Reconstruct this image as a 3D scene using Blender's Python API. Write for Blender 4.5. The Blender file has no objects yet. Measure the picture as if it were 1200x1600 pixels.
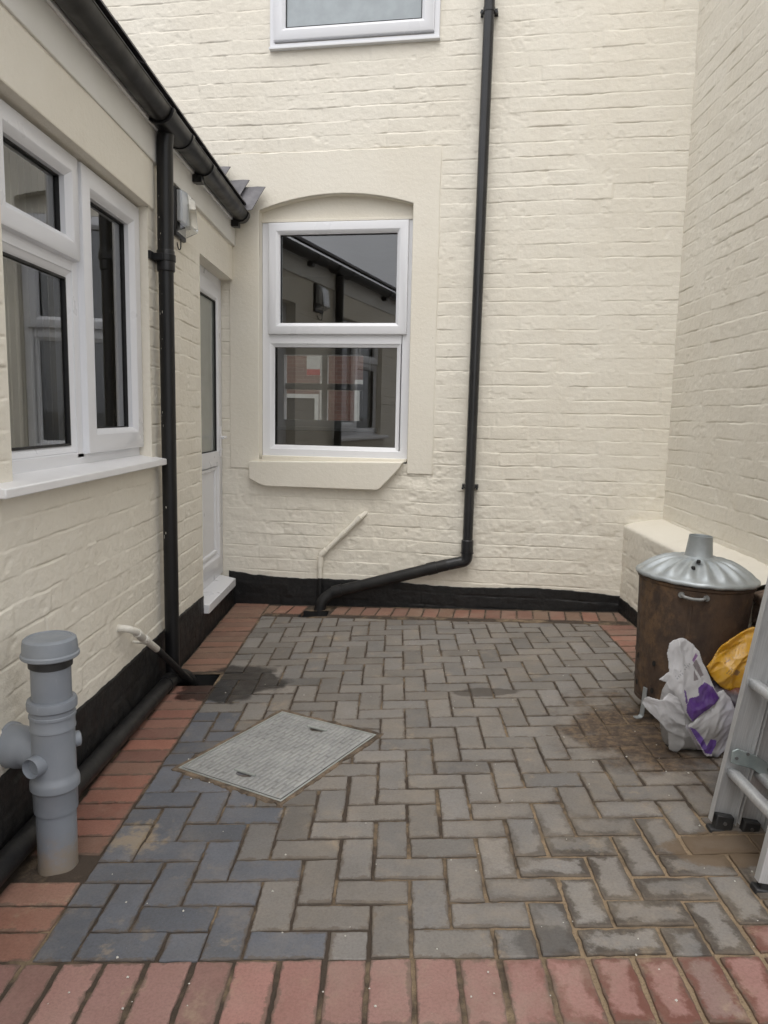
import bpy, bmesh, math, random
import numpy as np
from mathutils import Matrix, Vector

random.seed(7)
rng = np.random.default_rng(11)
SC = bpy.context.scene
COL = SC.collection
R = math.radians

# ------------------------------------------------------------------ camera
PITCH, ROLL, YAW, FPX = 0.130788, 0.021183, -0.01398, 1151.66
fw = Vector((math.sin(YAW) * math.cos(PITCH), math.cos(YAW) * math.cos(PITCH), -math.sin(PITCH)))
r0 = Vector((math.cos(YAW), -math.sin(YAW), 0))
u0 = r0.cross(fw)
rt = math.cos(ROLL) * r0 + math.sin(ROLL) * u0
up = rt.cross(fw)
cam_d = bpy.data.cameras.new("camera")
cam_d.sensor_fit = 'VERTICAL'
cam_d.sensor_height = 36.0
cam_d.lens = FPX * 36.0 / 1600.0
cam_d.clip_start = 0.05
cam_d.clip_end = 1000
cam = bpy.data.objects.new("camera", cam_d)
COL.objects.link(cam)
m = Matrix.Identity(4)
for i in range(3):
    m[i][0], m[i][1], m[i][2] = rt[i], up[i], -fw[i]
m[2][3] = 1.28
cam.matrix_world = m
SC.camera = cam

# ------------------------------------------------------------------ light
SUN_EL, SUN_AZ = R(62), R(185)          # azimuth clockwise from +Y (north)
world = bpy.data.worlds.new("World")
SC.world = world
world.use_nodes = True
wn = world.node_tree
wn.nodes.clear()
sky = wn.nodes.new('ShaderNodeTexSky')
sky.sky_type = 'NISHITA'
sky.sun_disc = False
sky.sun_elevation = SUN_EL
sky.sun_rotation = SUN_AZ
sky.dust_density = 6.0
sky.air_density = 1.2
hsv = wn.nodes.new('ShaderNodeHueSaturation')
hsv.inputs['Saturation'].default_value = 0.22
bgn = wn.nodes.new('ShaderNodeBackground')
bgn.inputs['Strength'].default_value = 0.15
wo = wn.nodes.new('ShaderNodeOutputWorld')
wtc = wn.nodes.new('ShaderNodeTexCoord')
wno = wn.nodes.new('ShaderNodeTexNoise')
wno.inputs['Scale'].default_value = 2.2
wno.inputs['Detail'].default_value = 5
wmr = wn.nodes.new('ShaderNodeMapRange')
wmr.inputs['From Min'].default_value = 0.3
wmr.inputs['From Max'].default_value = 0.7
wmr.inputs['To Min'].default_value = 0.72
wmr.inputs['To Max'].default_value = 1.2
wmx = wn.nodes.new('ShaderNodeVectorMath')
wmx.operation = 'SCALE'
wn.links.new(wtc.outputs['Generated'], wno.inputs['Vector'])
wn.links.new(wno.outputs['Fac'], wmr.inputs['Value'])
wn.links.new(sky.outputs['Color'], hsv.inputs['Color'])
wov = wn.nodes.new('ShaderNodeMix')           # even cloud cover over the clear-sky gradient
wov.data_type = 'RGBA'
wov.inputs[0].default_value = 0.6
wov.inputs[7].default_value = (6.9, 6.85, 6.95, 1)
wn.links.new(hsv.outputs['Color'], wov.inputs[6])
wn.links.new(wov.outputs[2], wmx.inputs[0])
wn.links.new(wmr.outputs['Result'], wmx.inputs['Scale'])
wn.links.new(wmx.outputs['Vector'], bgn.inputs['Color'])
wn.links.new(bgn.outputs['Background'], wo.inputs['Surface'])

sun_d = bpy.data.lights.new("sun", 'SUN')
sun_d.energy = 0.5
sun_d.angle = R(60)
sun_d.color = (1.0, 0.96, 0.90)
sun = bpy.data.objects.new("sun", sun_d)
COL.objects.link(sun)
sd = Vector((math.sin(SUN_AZ) * math.cos(SUN_EL), math.cos(SUN_AZ) * math.cos(SUN_EL), math.sin(SUN_EL)))
sun.rotation_euler = sd.to_track_quat('Z', 'Y').to_euler()
sun.location = (-6, -8, 14)

SC.view_settings.view_transform = 'Standard'
SC.view_settings.look = 'None'
SC.view_settings.gamma = 1.0
SC.view_settings.exposure = 0.52

# ------------------------------------------------------------------ frames
WY = 0.158914
TD = Vector((math.cos(WY), -math.sin(WY), 0))
NB = Vector((math.sin(WY), math.cos(WY), 0))
HF = Matrix.Translation(NB * 4.80) @ Matrix.Rotation(-WY, 4, 'Z')     # back wall frame: x along wall, -y towards yard
WF = Matrix.Identity(4)
XL, XR, SLOPE = -1.11, 1.68, 0.0458       # side walls, cross fall of the paving


def gz(x):
    return SLOPE * max(-1.3, min(1.8, x))


# ------------------------------------------------------------------ node helpers
def new_mat(name):
    mt = bpy.data.materials.new(name)
    mt.use_nodes = True
    nt = mt.node_tree
    b = nt.nodes['Principled BSDF']
    return mt, nt, b


def nd(nt, typ, **kw):
    n = nt.nodes.new(typ)
    for k, v in kw.items():
        if k in n.inputs:
            n.inputs[k].default_value = v
        else:
            setattr(n, k, v)
    return n


def lk(nt, a, b):
    nt.links.new(a, b)


def noise(nt, scale, detail=4, rough=0.55, vec=None, stretch=None):
    n = nd(nt, 'ShaderNodeTexNoise', Scale=scale, Detail=detail, Roughness=rough)
    if vec is None:
        vec = nd(nt, 'ShaderNodeTexCoord').outputs['Object']
    if stretch:
        mp = nd(nt, 'ShaderNodeMapping')
        mp.inputs['Scale'].default_value = stretch
        lk(nt, vec, mp.inputs['Vector'])
        vec = mp.outputs['Vector']
    lk(nt, vec, n.inputs['Vector'])
    return n.outputs['Fac']


def ramp(nt, fac, lo, hi, a=0.0, b=1.0, smooth=True):
    n = nd(nt, 'ShaderNodeMapRange')
    if smooth:
        n.interpolation_type = 'SMOOTHSTEP'
    n.inputs['From Min'].default_value = lo
    n.inputs['From Max'].default_value = hi
    n.inputs['To Min'].default_value = a
    n.inputs['To Max'].default_value = b
    lk(nt, fac, n.inputs['Value'])
    return n.outputs['Result']


def mth(nt, op, a, b=None):
    n = nd(nt, 'ShaderNodeMath', operation=op)
    for i, v in enumerate((a, b)):
        if v is None:
            continue
        if isinstance(v, (int, float)):
            n.inputs[i].default_value = v
        else:
            lk(nt, v, n.inputs[i])
    return n.outputs[0]


def mix(nt, fac, a, b, blend='MIX'):
    n = nd(nt, 'ShaderNodeMix', data_type='RGBA', blend_type=blend)
    for key, v in ((0, fac), (6, a), (7, b)):
        if isinstance(v, (int, float)):
            n.inputs[key].default_value = v
        elif isinstance(v, tuple):
            n.inputs[key].default_value = (*v, 1) if len(v) == 3 else v
        else:
            lk(nt, v, n.inputs[key])
    return n.outputs[2]


def bump(nt, b, h, strength=0.3, dist=0.01):
    n = nd(nt, 'ShaderNodeBump', Strength=strength, Distance=dist)
    lk(nt, h, n.inputs['Height'])
    lk(nt, n.outputs['Normal'], b.inputs['Normal'])


def simple(name, c1, c2=None, rough=0.5, metal=0.0, scale=12, bstr=0.0, bscale=80, spec=0.5, rvar=0.1, stretch=None):
    mt, nt, b = new_mat(name)
    c2 = c2 or tuple(x * 0.8 for x in c1)
    f = ramp(nt, noise(nt, scale, 5, stretch=stretch), 0.3, 0.7)
    lk(nt, mix(nt, f, c1, c2), b.inputs['Base Color'])
    lk(nt, ramp(nt, noise(nt, scale * 1.7, 4), 0.3, 0.7, max(0.02, rough - rvar), min(1, rough + rvar)), b.inputs['Roughness'])
    b.inputs['Metallic'].default_value = metal
    b.inputs['Specular IOR Level'].default_value = spec
    if bstr:
        bump(nt, b, noise(nt, bscale, 5), bstr, 0.004)
    return mt


# painted masonry -------------------------------------------------
def paint_mat(name, c1, c2, dirt=0.25):
    mt, nt, b = new_mat(name)
    big = ramp(nt, noise(nt, 1.3, 4), 0.35, 0.65)
    col = mix(nt, big, c1, c2)
    blot = ramp(nt, noise(nt, 7, 6, 0.7), 0.55, 0.75)
    col = mix(nt, mth(nt, 'MULTIPLY', blot, dirt), col, (0.55, 0.47, 0.36))
    pale = ramp(nt, noise(nt, 16, 5, 0.6), 0.55, 0.8)
    col = mix(nt, mth(nt, 'MULTIPLY', pale, 0.35), col, (0.82, 0.79, 0.71))
    pit = ramp(nt, noise(nt, 60, 2, 0.5), 0.76, 0.80)
    col = mix(nt, mth(nt, 'MULTIPLY', pit, 0.45), col, (0.30, 0.26, 0.21))
    lk(nt, col, b.inputs['Base Color'])
    b.inputs['Roughness'].default_value = 0.72
    b.inputs['Specular IOR Level'].default_value = 0.3
    h = mth(nt, 'ADD', mth(nt, 'MULTIPLY', noise(nt, 38, 6, 0.65), 1.0), mth(nt, 'MULTIPLY', noise(nt, 170, 4, 0.6), 0.35))
    bump(nt, b, h, 0.5, 0.006)
    return mt


M = {}
M['cream'] = paint_mat('cream_masonry_paint', (0.748, 0.706, 0.612), (0.776, 0.740, 0.652), 0.12)
M['cream_smooth'] = paint_mat('cream_render_paint', (0.748, 0.706, 0.612), (0.776, 0.740, 0.652), 0.10)
M['stone_cream'] = paint_mat('cream_stone_paint', (0.748, 0.706, 0.612), (0.776, 0.740, 0.652), 0.10)


def black_paint():
    mt, nt, b = new_mat('black_bitumen_paint')
    f = ramp(nt, noise(nt, 9, 6, 0.7), 0.45, 0.75)
    c = mix(nt, f, (0.006, 0.006, 0.0065), (0.013, 0.0125, 0.0125))
    d = ramp(nt, noise(nt, 26, 6, 0.75), 0.62, 0.75)
    c = mix(nt, mth(nt, 'MULTIPLY', d, 0.14), c, (0.10, 0.088, 0.075))
    lk(nt, c, b.inputs['Base Color'])
    lk(nt, ramp(nt, noise(nt, 14, 4), 0.3, 0.7, 0.45, 0.75), b.inputs['Roughness'])
    bump(nt, b, noise(nt, 60, 6, 0.7), 0.5, 0.006)
    return mt


M['black'] = black_paint()
M['pipe_black'] = simple('black_pipe_paint', (0.006, 0.006, 0.0066), (0.009, 0.009, 0.0098), 0.36, 0, 4, 0.05, 40, spec=0.38, rvar=0.03)
M['pipe_gloss'] = simple('glossy_black_pipe_paint', (0.016, 0.0165, 0.018), (0.022, 0.0225, 0.025), 0.22, 0, 5, 0.04, 40, rvar=0.04)
M['pipe_dusty'] = simple('dusty_black_plastic', (0.010, 0.010, 0.011), (0.020, 0.0195, 0.019), 0.5, 0, 10, 0.12, 90, spec=0.35)
M['gutter'] = simple('black_gutter_plastic', (0.009, 0.009, 0.0095), (0.017, 0.0165, 0.016), 0.4, 0, 7, 0.08, 50, spec=0.35)
M['upvc'] = simple('white_upvc', (0.73, 0.74, 0.77), (0.715, 0.725, 0.755), 0.30, 0, 3, 0.0, rvar=0.03)
M['upvc_grey'] = simple('white_upvc_sill', (0.76, 0.77, 0.79), (0.73, 0.74, 0.76), 0.35, 0, 8, 0.0, rvar=0.03)
M['gasket'] = simple('black_rubber_gasket', (0.012, 0.012, 0.013), None, 0.6)
M['board'] = simple('pale_painted_board', (0.70, 0.69, 0.66), (0.67, 0.66, 0.62), 0.55, 0, 5, 0.1, 40)
M['white_paint'] = simple('white_gloss_paint', (0.78, 0.78, 0.79), (0.74, 0.74, 0.75), 0.4, 0, 7, 0.1, 40, rvar=0.04)
M['grey_pvc'] = simple('grey_soil_pipe_plastic', (0.195, 0.220, 0.258), (0.225, 0.248, 0.28), 0.40, 0, 8, 0.08, 140, rvar=0.05)
M['grey_cap'] = simple('grey_cap_plastic', (0.20, 0.222, 0.25), (0.235, 0.255, 0.28), 0.5, 0, 10, 0.1, 140)
M['white_pvc'] = simple('dirty_white_pipe_plastic', (0.72, 0.71, 0.66), (0.58, 0.55, 0.48), 0.4, 0, 22, 0.1, 90)
M['dark'] = simple('dark_void', (0.012, 0.011, 0.010), None, 0.9)
M['slate'] = simple('grey_purple_slate', (0.10, 0.098, 0.108), (0.17, 0.165, 0.175), 0.6, 0, 9, 0.5, 40)
M['screw'] = simple('dull_screw_steel', (0.25, 0.25, 0.25), None, 0.4, 0.8)
M['chip'] = simple('pale_paint_chip', (0.55, 0.53, 0.48), None, 0.6)


def alu_mat():
    mt, nt, b = new_mat('brushed_aluminium')
    s = noise(nt, 9, 5, 0.6, stretch=(40, 40, 1.0))
    c = mix(nt, ramp(nt, s, 0.3, 0.7), (0.52, 0.53, 0.54), (0.64, 0.65, 0.66))
    c = mix(nt, ramp(nt, noise(nt, 18, 6, 0.7), 0.6, 0.8, 0, 0.4), c, (0.20, 0.19, 0.18))
    lk(nt, c, b.inputs['Base Color'])
    b.inputs['Metallic'].default_value = 0.5
    lk(nt, ramp(nt, noise(nt, 30, 4), 0.3, 0.7, 0.38, 0.55), b.inputs['Roughness'])
    bump(nt, b, s, 0.08, 0.002)
    return mt


M['alu'] = alu_mat()
M['bracket'] = simple('galvanised_green_grey_bracket', (0.26, 0.31, 0.31), (0.36, 0.41, 0.41), 0.45, 0.5, 20, 0.1, 60)
M['rubber'] = simple('black_rubber', (0.015, 0.015, 0.016), (0.03, 0.03, 0.03), 0.55, 0, 20)


def soil_pvc(name, c1, c2):
    mt, nt, b = new_mat(name)
    c = mix(nt, ramp(nt, noise(nt, 8, 5), 0.3, 0.7), c1, c2)
    scr = ramp(nt, noise(nt, 60, 6, 0.8, stretch=(1, 1, 0.12)), 0.60, 0.72, 0, 0.35)
    c = mix(nt, scr, c, (0.36, 0.38, 0.40))
    sp = nd(nt, 'ShaderNodeSeparateXYZ')
    lk(nt, nd(nt, 'ShaderNodeTexCoord').outputs['Object'], sp.inputs[0])
    zz = mth(nt, 'ADD', sp.outputs['Z'], mth(nt, 'MULTIPLY', mth(nt, 'SUBTRACT', noise(nt, 24, 6, 0.75), 0.5), 0.22))
    c = mix(nt, ramp(nt, zz, 0.13, 0.0, 0, 0.75), c, (0.26, 0.20, 0.135))
    spl = ramp(nt, noise(nt, 42, 5, 0.75), 0.66, 0.74, 0, 0.5)
    c = mix(nt, spl, c, (0.27, 0.23, 0.18))
    lk(nt, c, b.inputs['Base Color'])
    lk(nt, ramp(nt, noise(nt, 14, 5), 0.3, 0.7, 0.33, 0.5), b.inputs['Roughness'])
    return mt


def galv_mat():
    mt, nt, b = new_mat('galvanised_steel')
    v = nd(nt, 'ShaderNodeTexVoronoi', Scale=55)
    lk(nt, nd(nt, 'ShaderNodeTexCoord').outputs['Object'], v.inputs['Vector'])
    f = ramp(nt, noise(nt, 14, 5), 0.3, 0.7)
    c = mix(nt, f, (0.36, 0.39, 0.405), (0.46, 0.495, 0.51))
    bw = nd(nt, 'ShaderNodeRGBToBW')
    lk(nt, v.outputs['Color'], bw.inputs[0])
    c = mix(nt, ramp(nt, bw.outputs[0], 0.2, 0.8, 0, 0.22), c, (0.36, 0.39, 0.40))
    c = mix(nt, ramp(nt, noise(nt, 9, 6, 0.7), 0.6, 0.78, 0, 0.45), c, (0.26, 0.25, 0.22))
    lk(nt, c, b.inputs['Base Color'])
    b.inputs['Metallic'].default_value = 0.6
    lk(nt, ramp(nt, noise(nt, 18, 4), 0.3, 0.7, 0.36, 0.52), b.inputs['Roughness'])
    return mt


M['galv'] = galv_mat()
M['dull_galv'] = simple('dull_galvanised_wire', (0.19, 0.195, 0.19), (0.26, 0.265, 0.26), 0.5, 0.3, 30)
M['grey_pvc'] = soil_pvc('grey_soil_pipe_plastic', (0.19, 0.21, 0.24), (0.22, 0.238, 0.265))


def rust_mat():
    mt, nt, b = new_mat('burnt_rusty_steel')
    st = noise(nt, 4, 7, 0.7, stretch=(1.6, 1.6, 0.75))
    c = mix(nt, ramp(nt, st, 0.35, 0.62), (0.050, 0.034, 0.026), (0.095, 0.060, 0.039))
    c = mix(nt, ramp(nt, noise(nt, 7, 7, 0.7, stretch=(1.2, 1.2, 0.9)), 0.48, 0.66, 0, 0.85), c, (0.175, 0.105, 0.055))
    c = mix(nt, ramp(nt, noise(nt, 60, 5, 0.7), 0.5, 0.8, 0, 0.5), c, (0.035, 0.02, 0.015))
    lk(nt, c, b.inputs['Base Color'])
    b.inputs['Metallic'].default_value = 0.15
    lk(nt, ramp(nt, noise(nt, 25, 4), 0.3, 0.7, 0.55, 0.85), b.inputs['Roughness'])
    bump(nt, b, noise(nt, 90, 6, 0.7), 0.3, 0.004)
    return mt


M['rust'] = rust_mat()


def glass_mat(name, tint, boost=1.6, wav=0.0):
    mt = bpy.data.materials.new(name)
    mt.use_nodes = True
    nt = mt.node_tree
    nt.nodes.clear()
    out = nt.nodes.new('ShaderNodeOutputMaterial')
    fr = nd(nt, 'ShaderNodeFresnel', IOR=1.5)
    tr = nd(nt, 'ShaderNodeBsdfTransparent')
    tr.inputs['Color'].default_value = (*tint, 1)
    gl = nd(nt, 'ShaderNodeBsdfGlossy', Roughness=0.0)
    gl.inputs['Color'].default_value = (0.95, 0.97, 1.0, 1)
    if wav:
        bp = nd(nt, 'ShaderNodeBump', Strength=wav, Distance=0.01)
        lk(nt, noise(nt, 2.5, 1), bp.inputs['Height'])
        lk(nt, bp.outputs['Normal'], gl.inputs['Normal'])
    f = mth(nt, 'MINIMUM', mth(nt, 'MULTIPLY', fr.outputs[0], boost), 1.0)
    ms = nd(nt, 'ShaderNodeMixShader')
    lk(nt, f, ms.inputs[0])
    lk(nt, tr.outputs[0], ms.inputs[1])
    lk(nt, gl.outputs[0], ms.inputs[2])
    lk(nt, ms.outputs[0], out.inputs['Surface'])
    return mt


M['glass'] = glass_mat('window_glass', (0.72, 0.75, 0.74), 4.8, 0.012)
M['glass_side'] = glass_mat('side_window_glass', (0.90, 0.91, 0.89), 1.7, 0.010)
M['lamp_glass'] = glass_mat('clear_lamp_lens', (0.93, 0.94, 0.93), 2.2)


def frosted(name, c, rough):
    mt, nt, b = new_mat(name)
    f = ramp(nt, noise(nt, 9, 6), 0.3, 0.7)
    lk(nt, mix(nt, f, c, tuple(x * 0.85 for x in c)), b.inputs['Base Color'])
    b.inputs['Roughness'].default_value = rough
    b.inputs['Coat Weight'].default_value = 1.0
    b.inputs['Coat Roughness'].default_value = 0.03
    return mt


M['frost_blue'] = frosted('frosted_bathroom_glass', (0.34, 0.385, 0.41), 0.3)
M['frost_green'] = frosted('frosted_door_glass', (0.155, 0.18, 0.165), 0.3)
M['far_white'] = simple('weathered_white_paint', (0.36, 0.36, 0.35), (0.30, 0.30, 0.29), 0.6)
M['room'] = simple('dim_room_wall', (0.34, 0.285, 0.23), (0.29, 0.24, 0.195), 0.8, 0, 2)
M['room_pale'] = simple('pale_room_wall', (0.68, 0.66, 0.60), (0.62, 0.60, 0.54), 0.8, 0, 2)
M['curtain'] = simple('grey_brown_curtain', (0.42, 0.40, 0.35), (0.50, 0.48, 0.42), 0.9, 0, 6)


def brick_mat():
    mt, nt, b = new_mat('red_facing_brick')
    tc = nd(nt, 'ShaderNodeTexCoord')
    mp = nd(nt, 'ShaderNodeMapping')
    mp.inputs['Rotation'].default_value = (R(90), 0, 0)
    lk(nt, tc.outputs['Object'], mp.inputs['Vector'])
    br = nd(nt, 'ShaderNodeTexBrick', Scale=1.0)
    br.inputs['Brick Width'].default_value = 0.225
    br.inputs['Row Height'].default_value = 0.075
    br.inputs['Mortar Size'].default_value = 0.006
    br.inputs['Color1'].default_value = (0.115, 0.056, 0.044, 1)
    br.inputs['Color2'].default_value = (0.085, 0.042, 0.034, 1)
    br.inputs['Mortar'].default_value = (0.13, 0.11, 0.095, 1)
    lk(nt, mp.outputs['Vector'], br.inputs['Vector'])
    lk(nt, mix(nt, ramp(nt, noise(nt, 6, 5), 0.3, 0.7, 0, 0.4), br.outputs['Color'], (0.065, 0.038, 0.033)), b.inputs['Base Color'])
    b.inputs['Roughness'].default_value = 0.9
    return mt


M['brick'] = brick_mat()


def raw_brick_mat():
    mt, nt, b = new_mat('bare_broken_brick')
    c = mix(nt, ramp(nt, noise(nt, 18, 6, 0.7), 0.35, 0.65), (0.13, 0.085, 0.06), (0.27, 0.20, 0.15))
    c = mix(nt, ramp(nt, noise(nt, 45, 5, 0.7), 0.55, 0.7, 0, 0.8), c, (0.06, 0.045, 0.04))
    lk(nt, c, b.inputs['Base Color'])
    b.inputs['Roughness'].default_value = 0.9
    bump(nt, b, noise(nt, 35, 6, 0.7), 0.8, 0.02)
    return mt


M['raw_brick'] = raw_brick_mat()


# ------------------------------------------------------------------ mesh builder
class MB:
    def __init__(s):
        s.v, s.f = [], []

    def add(s, vs, fs):
        o = len(s.v)
        s.v += [tuple(p) for p in vs]
        s.f += [tuple(i + o for i in f) for f in fs]
        return s

    def box(s, x0, x1, y0, y1, z0, z1):
        vs = [(x, y, z) for x in (x0, x1) for y in (y0, y1) for z in (z0, z1)]
        return s.add(vs, [(0, 1, 3, 2), (4, 6, 7, 5), (0, 4, 5, 1), (2, 3, 7, 6), (0, 2, 6, 4), (1, 5, 7, 3)])

    def prism(s, poly, fn, a, b):
        n = len(poly)
        vs = [fn(p[0], p[1], a) for p in poly] + [fn(p[0], p[1], b) for p in poly]
        fs = [tuple(range(n)), tuple(range(2 * n - 1, n - 1, -1))]
        fs += [(i, n + i, n + (i + 1) % n, (i + 1) % n) for i in range(n)]
        return s.add(vs, fs)

    def sweep(s, rect, prof, fn):
        # mitred frame: prof = closed loop of (inset, offset)
        u0_, u1_, v0_, v1_ = rect
        n = len(prof)
        vs = []
        for (i, o) in prof:
            vs += [fn(u0_ + i, v0_ + i, o), fn(u1_ - i, v0_ + i, o), fn(u1_ - i, v1_ - i, o), fn(u0_ + i, v1_ - i, o)]
        fs = []
        for k in range(n):
            k2 = (k + 1) % n
            for c in range(4):
                c2 = (c + 1) % 4
                fs.append((k * 4 + c, k * 4 + c2, k2 * 4 + c2, k2 * 4 + c))
        return s.add(vs, fs)

    def tube(s, pts, rad, seg=20, cap=True):
        pts = [Vector(p) for p in pts]
        rads = rad if isinstance(rad, (list, tuple)) else [rad] * len(pts)
        n = len(pts)
        dirs = []
        for i in range(n):
            a = (pts[i] - pts[i - 1]) if i else (pts[1] - pts[0])
            b = (pts[i + 1] - pts[i]) if i < n - 1 else (pts[-1] - pts[-2])
            if a.length < 1e-9:
                a = b
            if b.length < 1e-9:
                b = a
            d = a.normalized() + b.normalized()
            dirs.append(d.normalized() if d.length > 1e-6 else a.normalized())
        t = dirs[0]
        ref = Vector((0, 0, 1)) if abs(t.z) < 0.9 else Vector((1, 0, 0))
        e1 = t.cross(ref).normalized()
        o = len(s.v)
        for i in range(n):
            t = dirs[i]
            e1 = (e1 - t * e1.dot(t)).normalized()
            e2 = t.cross(e1)
            for k in range(seg):
                a = 2 * math.pi * k / seg
                s.v.append(tuple(pts[i] + (e1 * math.cos(a) + e2 * math.sin(a)) * rads[i]))
        for i in range(n - 1):
            for k in range(seg):
                k2 = (k + 1) % seg
                s.f.append((o + i * seg + k, o + i * seg + k2, o + (i + 1) * seg + k2, o + (i + 1) * seg + k))
        if cap:
            s.f.append(tuple(o + k for k in reversed(range(seg))))
            s.f.append(tuple(o + (n - 1) * seg + k for k in range(seg)))
        return s

    def lathe(s, prof, c, seg=40, wob=None):
        # prof list of (r, z)
        o = len(s.v)
        for (r, z) in prof:
            for k in range(seg):
                a = 2 * math.pi * k / seg
                rr, zz = (r, z) if wob is None else wob(r, z, a)
                s.v.append((c[0] + rr * math.cos(a), c[1] + rr * math.sin(a), c[2] + zz))
        for i in range(len(prof) - 1):
            for k in range(seg):
                k2 = (k + 1) % seg
                s.f.append((o + i * seg + k, o + i * seg + k2, o + (i + 1) * seg + k2, o + (i + 1) * seg + k))
        return s

    def mesh(s, name, Mx=None, smooth=True, angle=35):
        me = bpy.data.meshes.new(name)
        vs = s.v if Mx is None else [tuple(Mx @ Vector(p)) for p in s.v]
        me.from_pydata(vs, [], s.f)
        bm = bmesh.new()
        bm.from_mesh(me)
        bmesh.ops.recalc_face_normals(bm, faces=bm.faces)
        bm.to_mesh(me)
        bm.free()
        if smooth:
            me.shade_smooth()
            me.set_sharp_from_angle(angle=R(angle))
        return me


def fillet(pts, rad, n=8):
    pts = [Vector(p) for p in pts]
    out = [pts[0]]
    for i in range(1, len(pts) - 1):
        a, b, c = pts[i - 1], pts[i], pts[i + 1]
        d1, d2 = (a - b).normalized(), (c - b).normalized()
        L = min(rad, (a - b).length * 0.45, (c - b).length * 0.45)
        p1, p2 = b + d1 * L, b + d2 * L
        for k in range(n + 1):
            t = k / n
            out.append((1 - t) ** 2 * p1 + 2 * t * (1 - t) * b + t * t * p2)
    out.append(pts[-1])
    return out


TM = {}


def thing(name, label, cat, loc=(0, 0, 0), frame=WF, group=None, rot=None):
    o = bpy.data.objects.new(name, None)
    o.empty_display_size = 0.1
    COL.objects.link(o)
    mw = frame @ Matrix.Translation(Vector(loc))
    if rot is not None:
        mw = mw @ rot
    o.matrix_world = mw
    TM[o] = mw
    o['label'] = label
    o['category'] = cat
    if group:
        o['group'] = group
    return o


def finish(o, mat, bev=0.0, seg=2):
    mats = mat if isinstance(mat, (list, tuple)) else [mat]
    for x in mats:
        o.data.materials.append(x)
    if bev:
        b = o.modifiers.new('bevel', 'BEVEL')
        b.width = bev
        b.segments = seg
        b.limit_method = 'ANGLE'
        b.angle_limit = R(40)
    return o


def part(name, mb, mat, parent, frame=WF, bev=0.0, smooth=True, angle=35, label=None):
    Mx = TM[parent].inverted() @ frame
    me = mb.mesh(name, Mx, smooth, angle) if isinstance(mb, MB) else mb
    if not isinstance(mb, MB):
        me.transform(Mx)
    o = bpy.data.objects.new(name, me)
    COL.objects.link(o)
    o.parent = parent
    TM[o] = TM[parent]
    if label:
        o['label'] = label
    return finish(o, mat, bev)


def single(name, mb, mat, label=None, cat=None, kind=None, group=None, frame=WF, bev=0.0, smooth=True, loc=(0, 0, 0), angle=35):
    base = frame @ Matrix.Translation(Vector(loc))
    if isinstance(mb, MB):
        me = mb.mesh(name, Matrix.Translation(-Vector(loc)), smooth, angle)
    else:
        me = mb
        me.transform(Matrix.Translation(-Vector(loc)))
    o = bpy.data.objects.new(name, me)
    COL.objects.link(o)
    o.matrix_world = base
    TM[o] = base
    if label:
        o['label'] = label
    if cat:
        o['category'] = cat
    if kind:
        o['kind'] = kind
    if group:
        o['group'] = group
    return finish(o, mat, bev)


# ------------------------------------------------------------------ noise fields (numpy)
LAT = rng.random((24, 257, 257))


def vn(u, v, scale, k=0):
    L = LAT[k % 24]
    x, y = u / scale + 37.3 * k, v / scale + 11.7 * k
    xi, yi = np.floor(x).astype(int), np.floor(y).astype(int)
    fx, fy = x - xi, y - yi
    fx, fy = fx * fx * (3 - 2 * fx), fy * fy * (3 - 2 * fy)
    a, b = L[xi % 256, yi % 256], L[(xi + 1) % 256, yi % 256]
    c, d = L[xi % 256, (yi + 1) % 256], L[(xi + 1) % 256, (yi + 1) % 256]
    return (a * (1 - fx) + b * fx) * (1 - fy) + (c * (1 - fx) + d * fx) * fy - 0.5


def fbm(u, v, scale, k=0, o=4, g=0.5):
    s, a = 0, 1.0
    for i in range(o):
        s = s + a * vn(u, v, scale / 2 ** i, k + i)
        a *= g
    return s


def sst(x, a, b):
    t = np.clip((x - a) / (b - a), 0, 1)
    return t * t * (3 - 2 * t)


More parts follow.
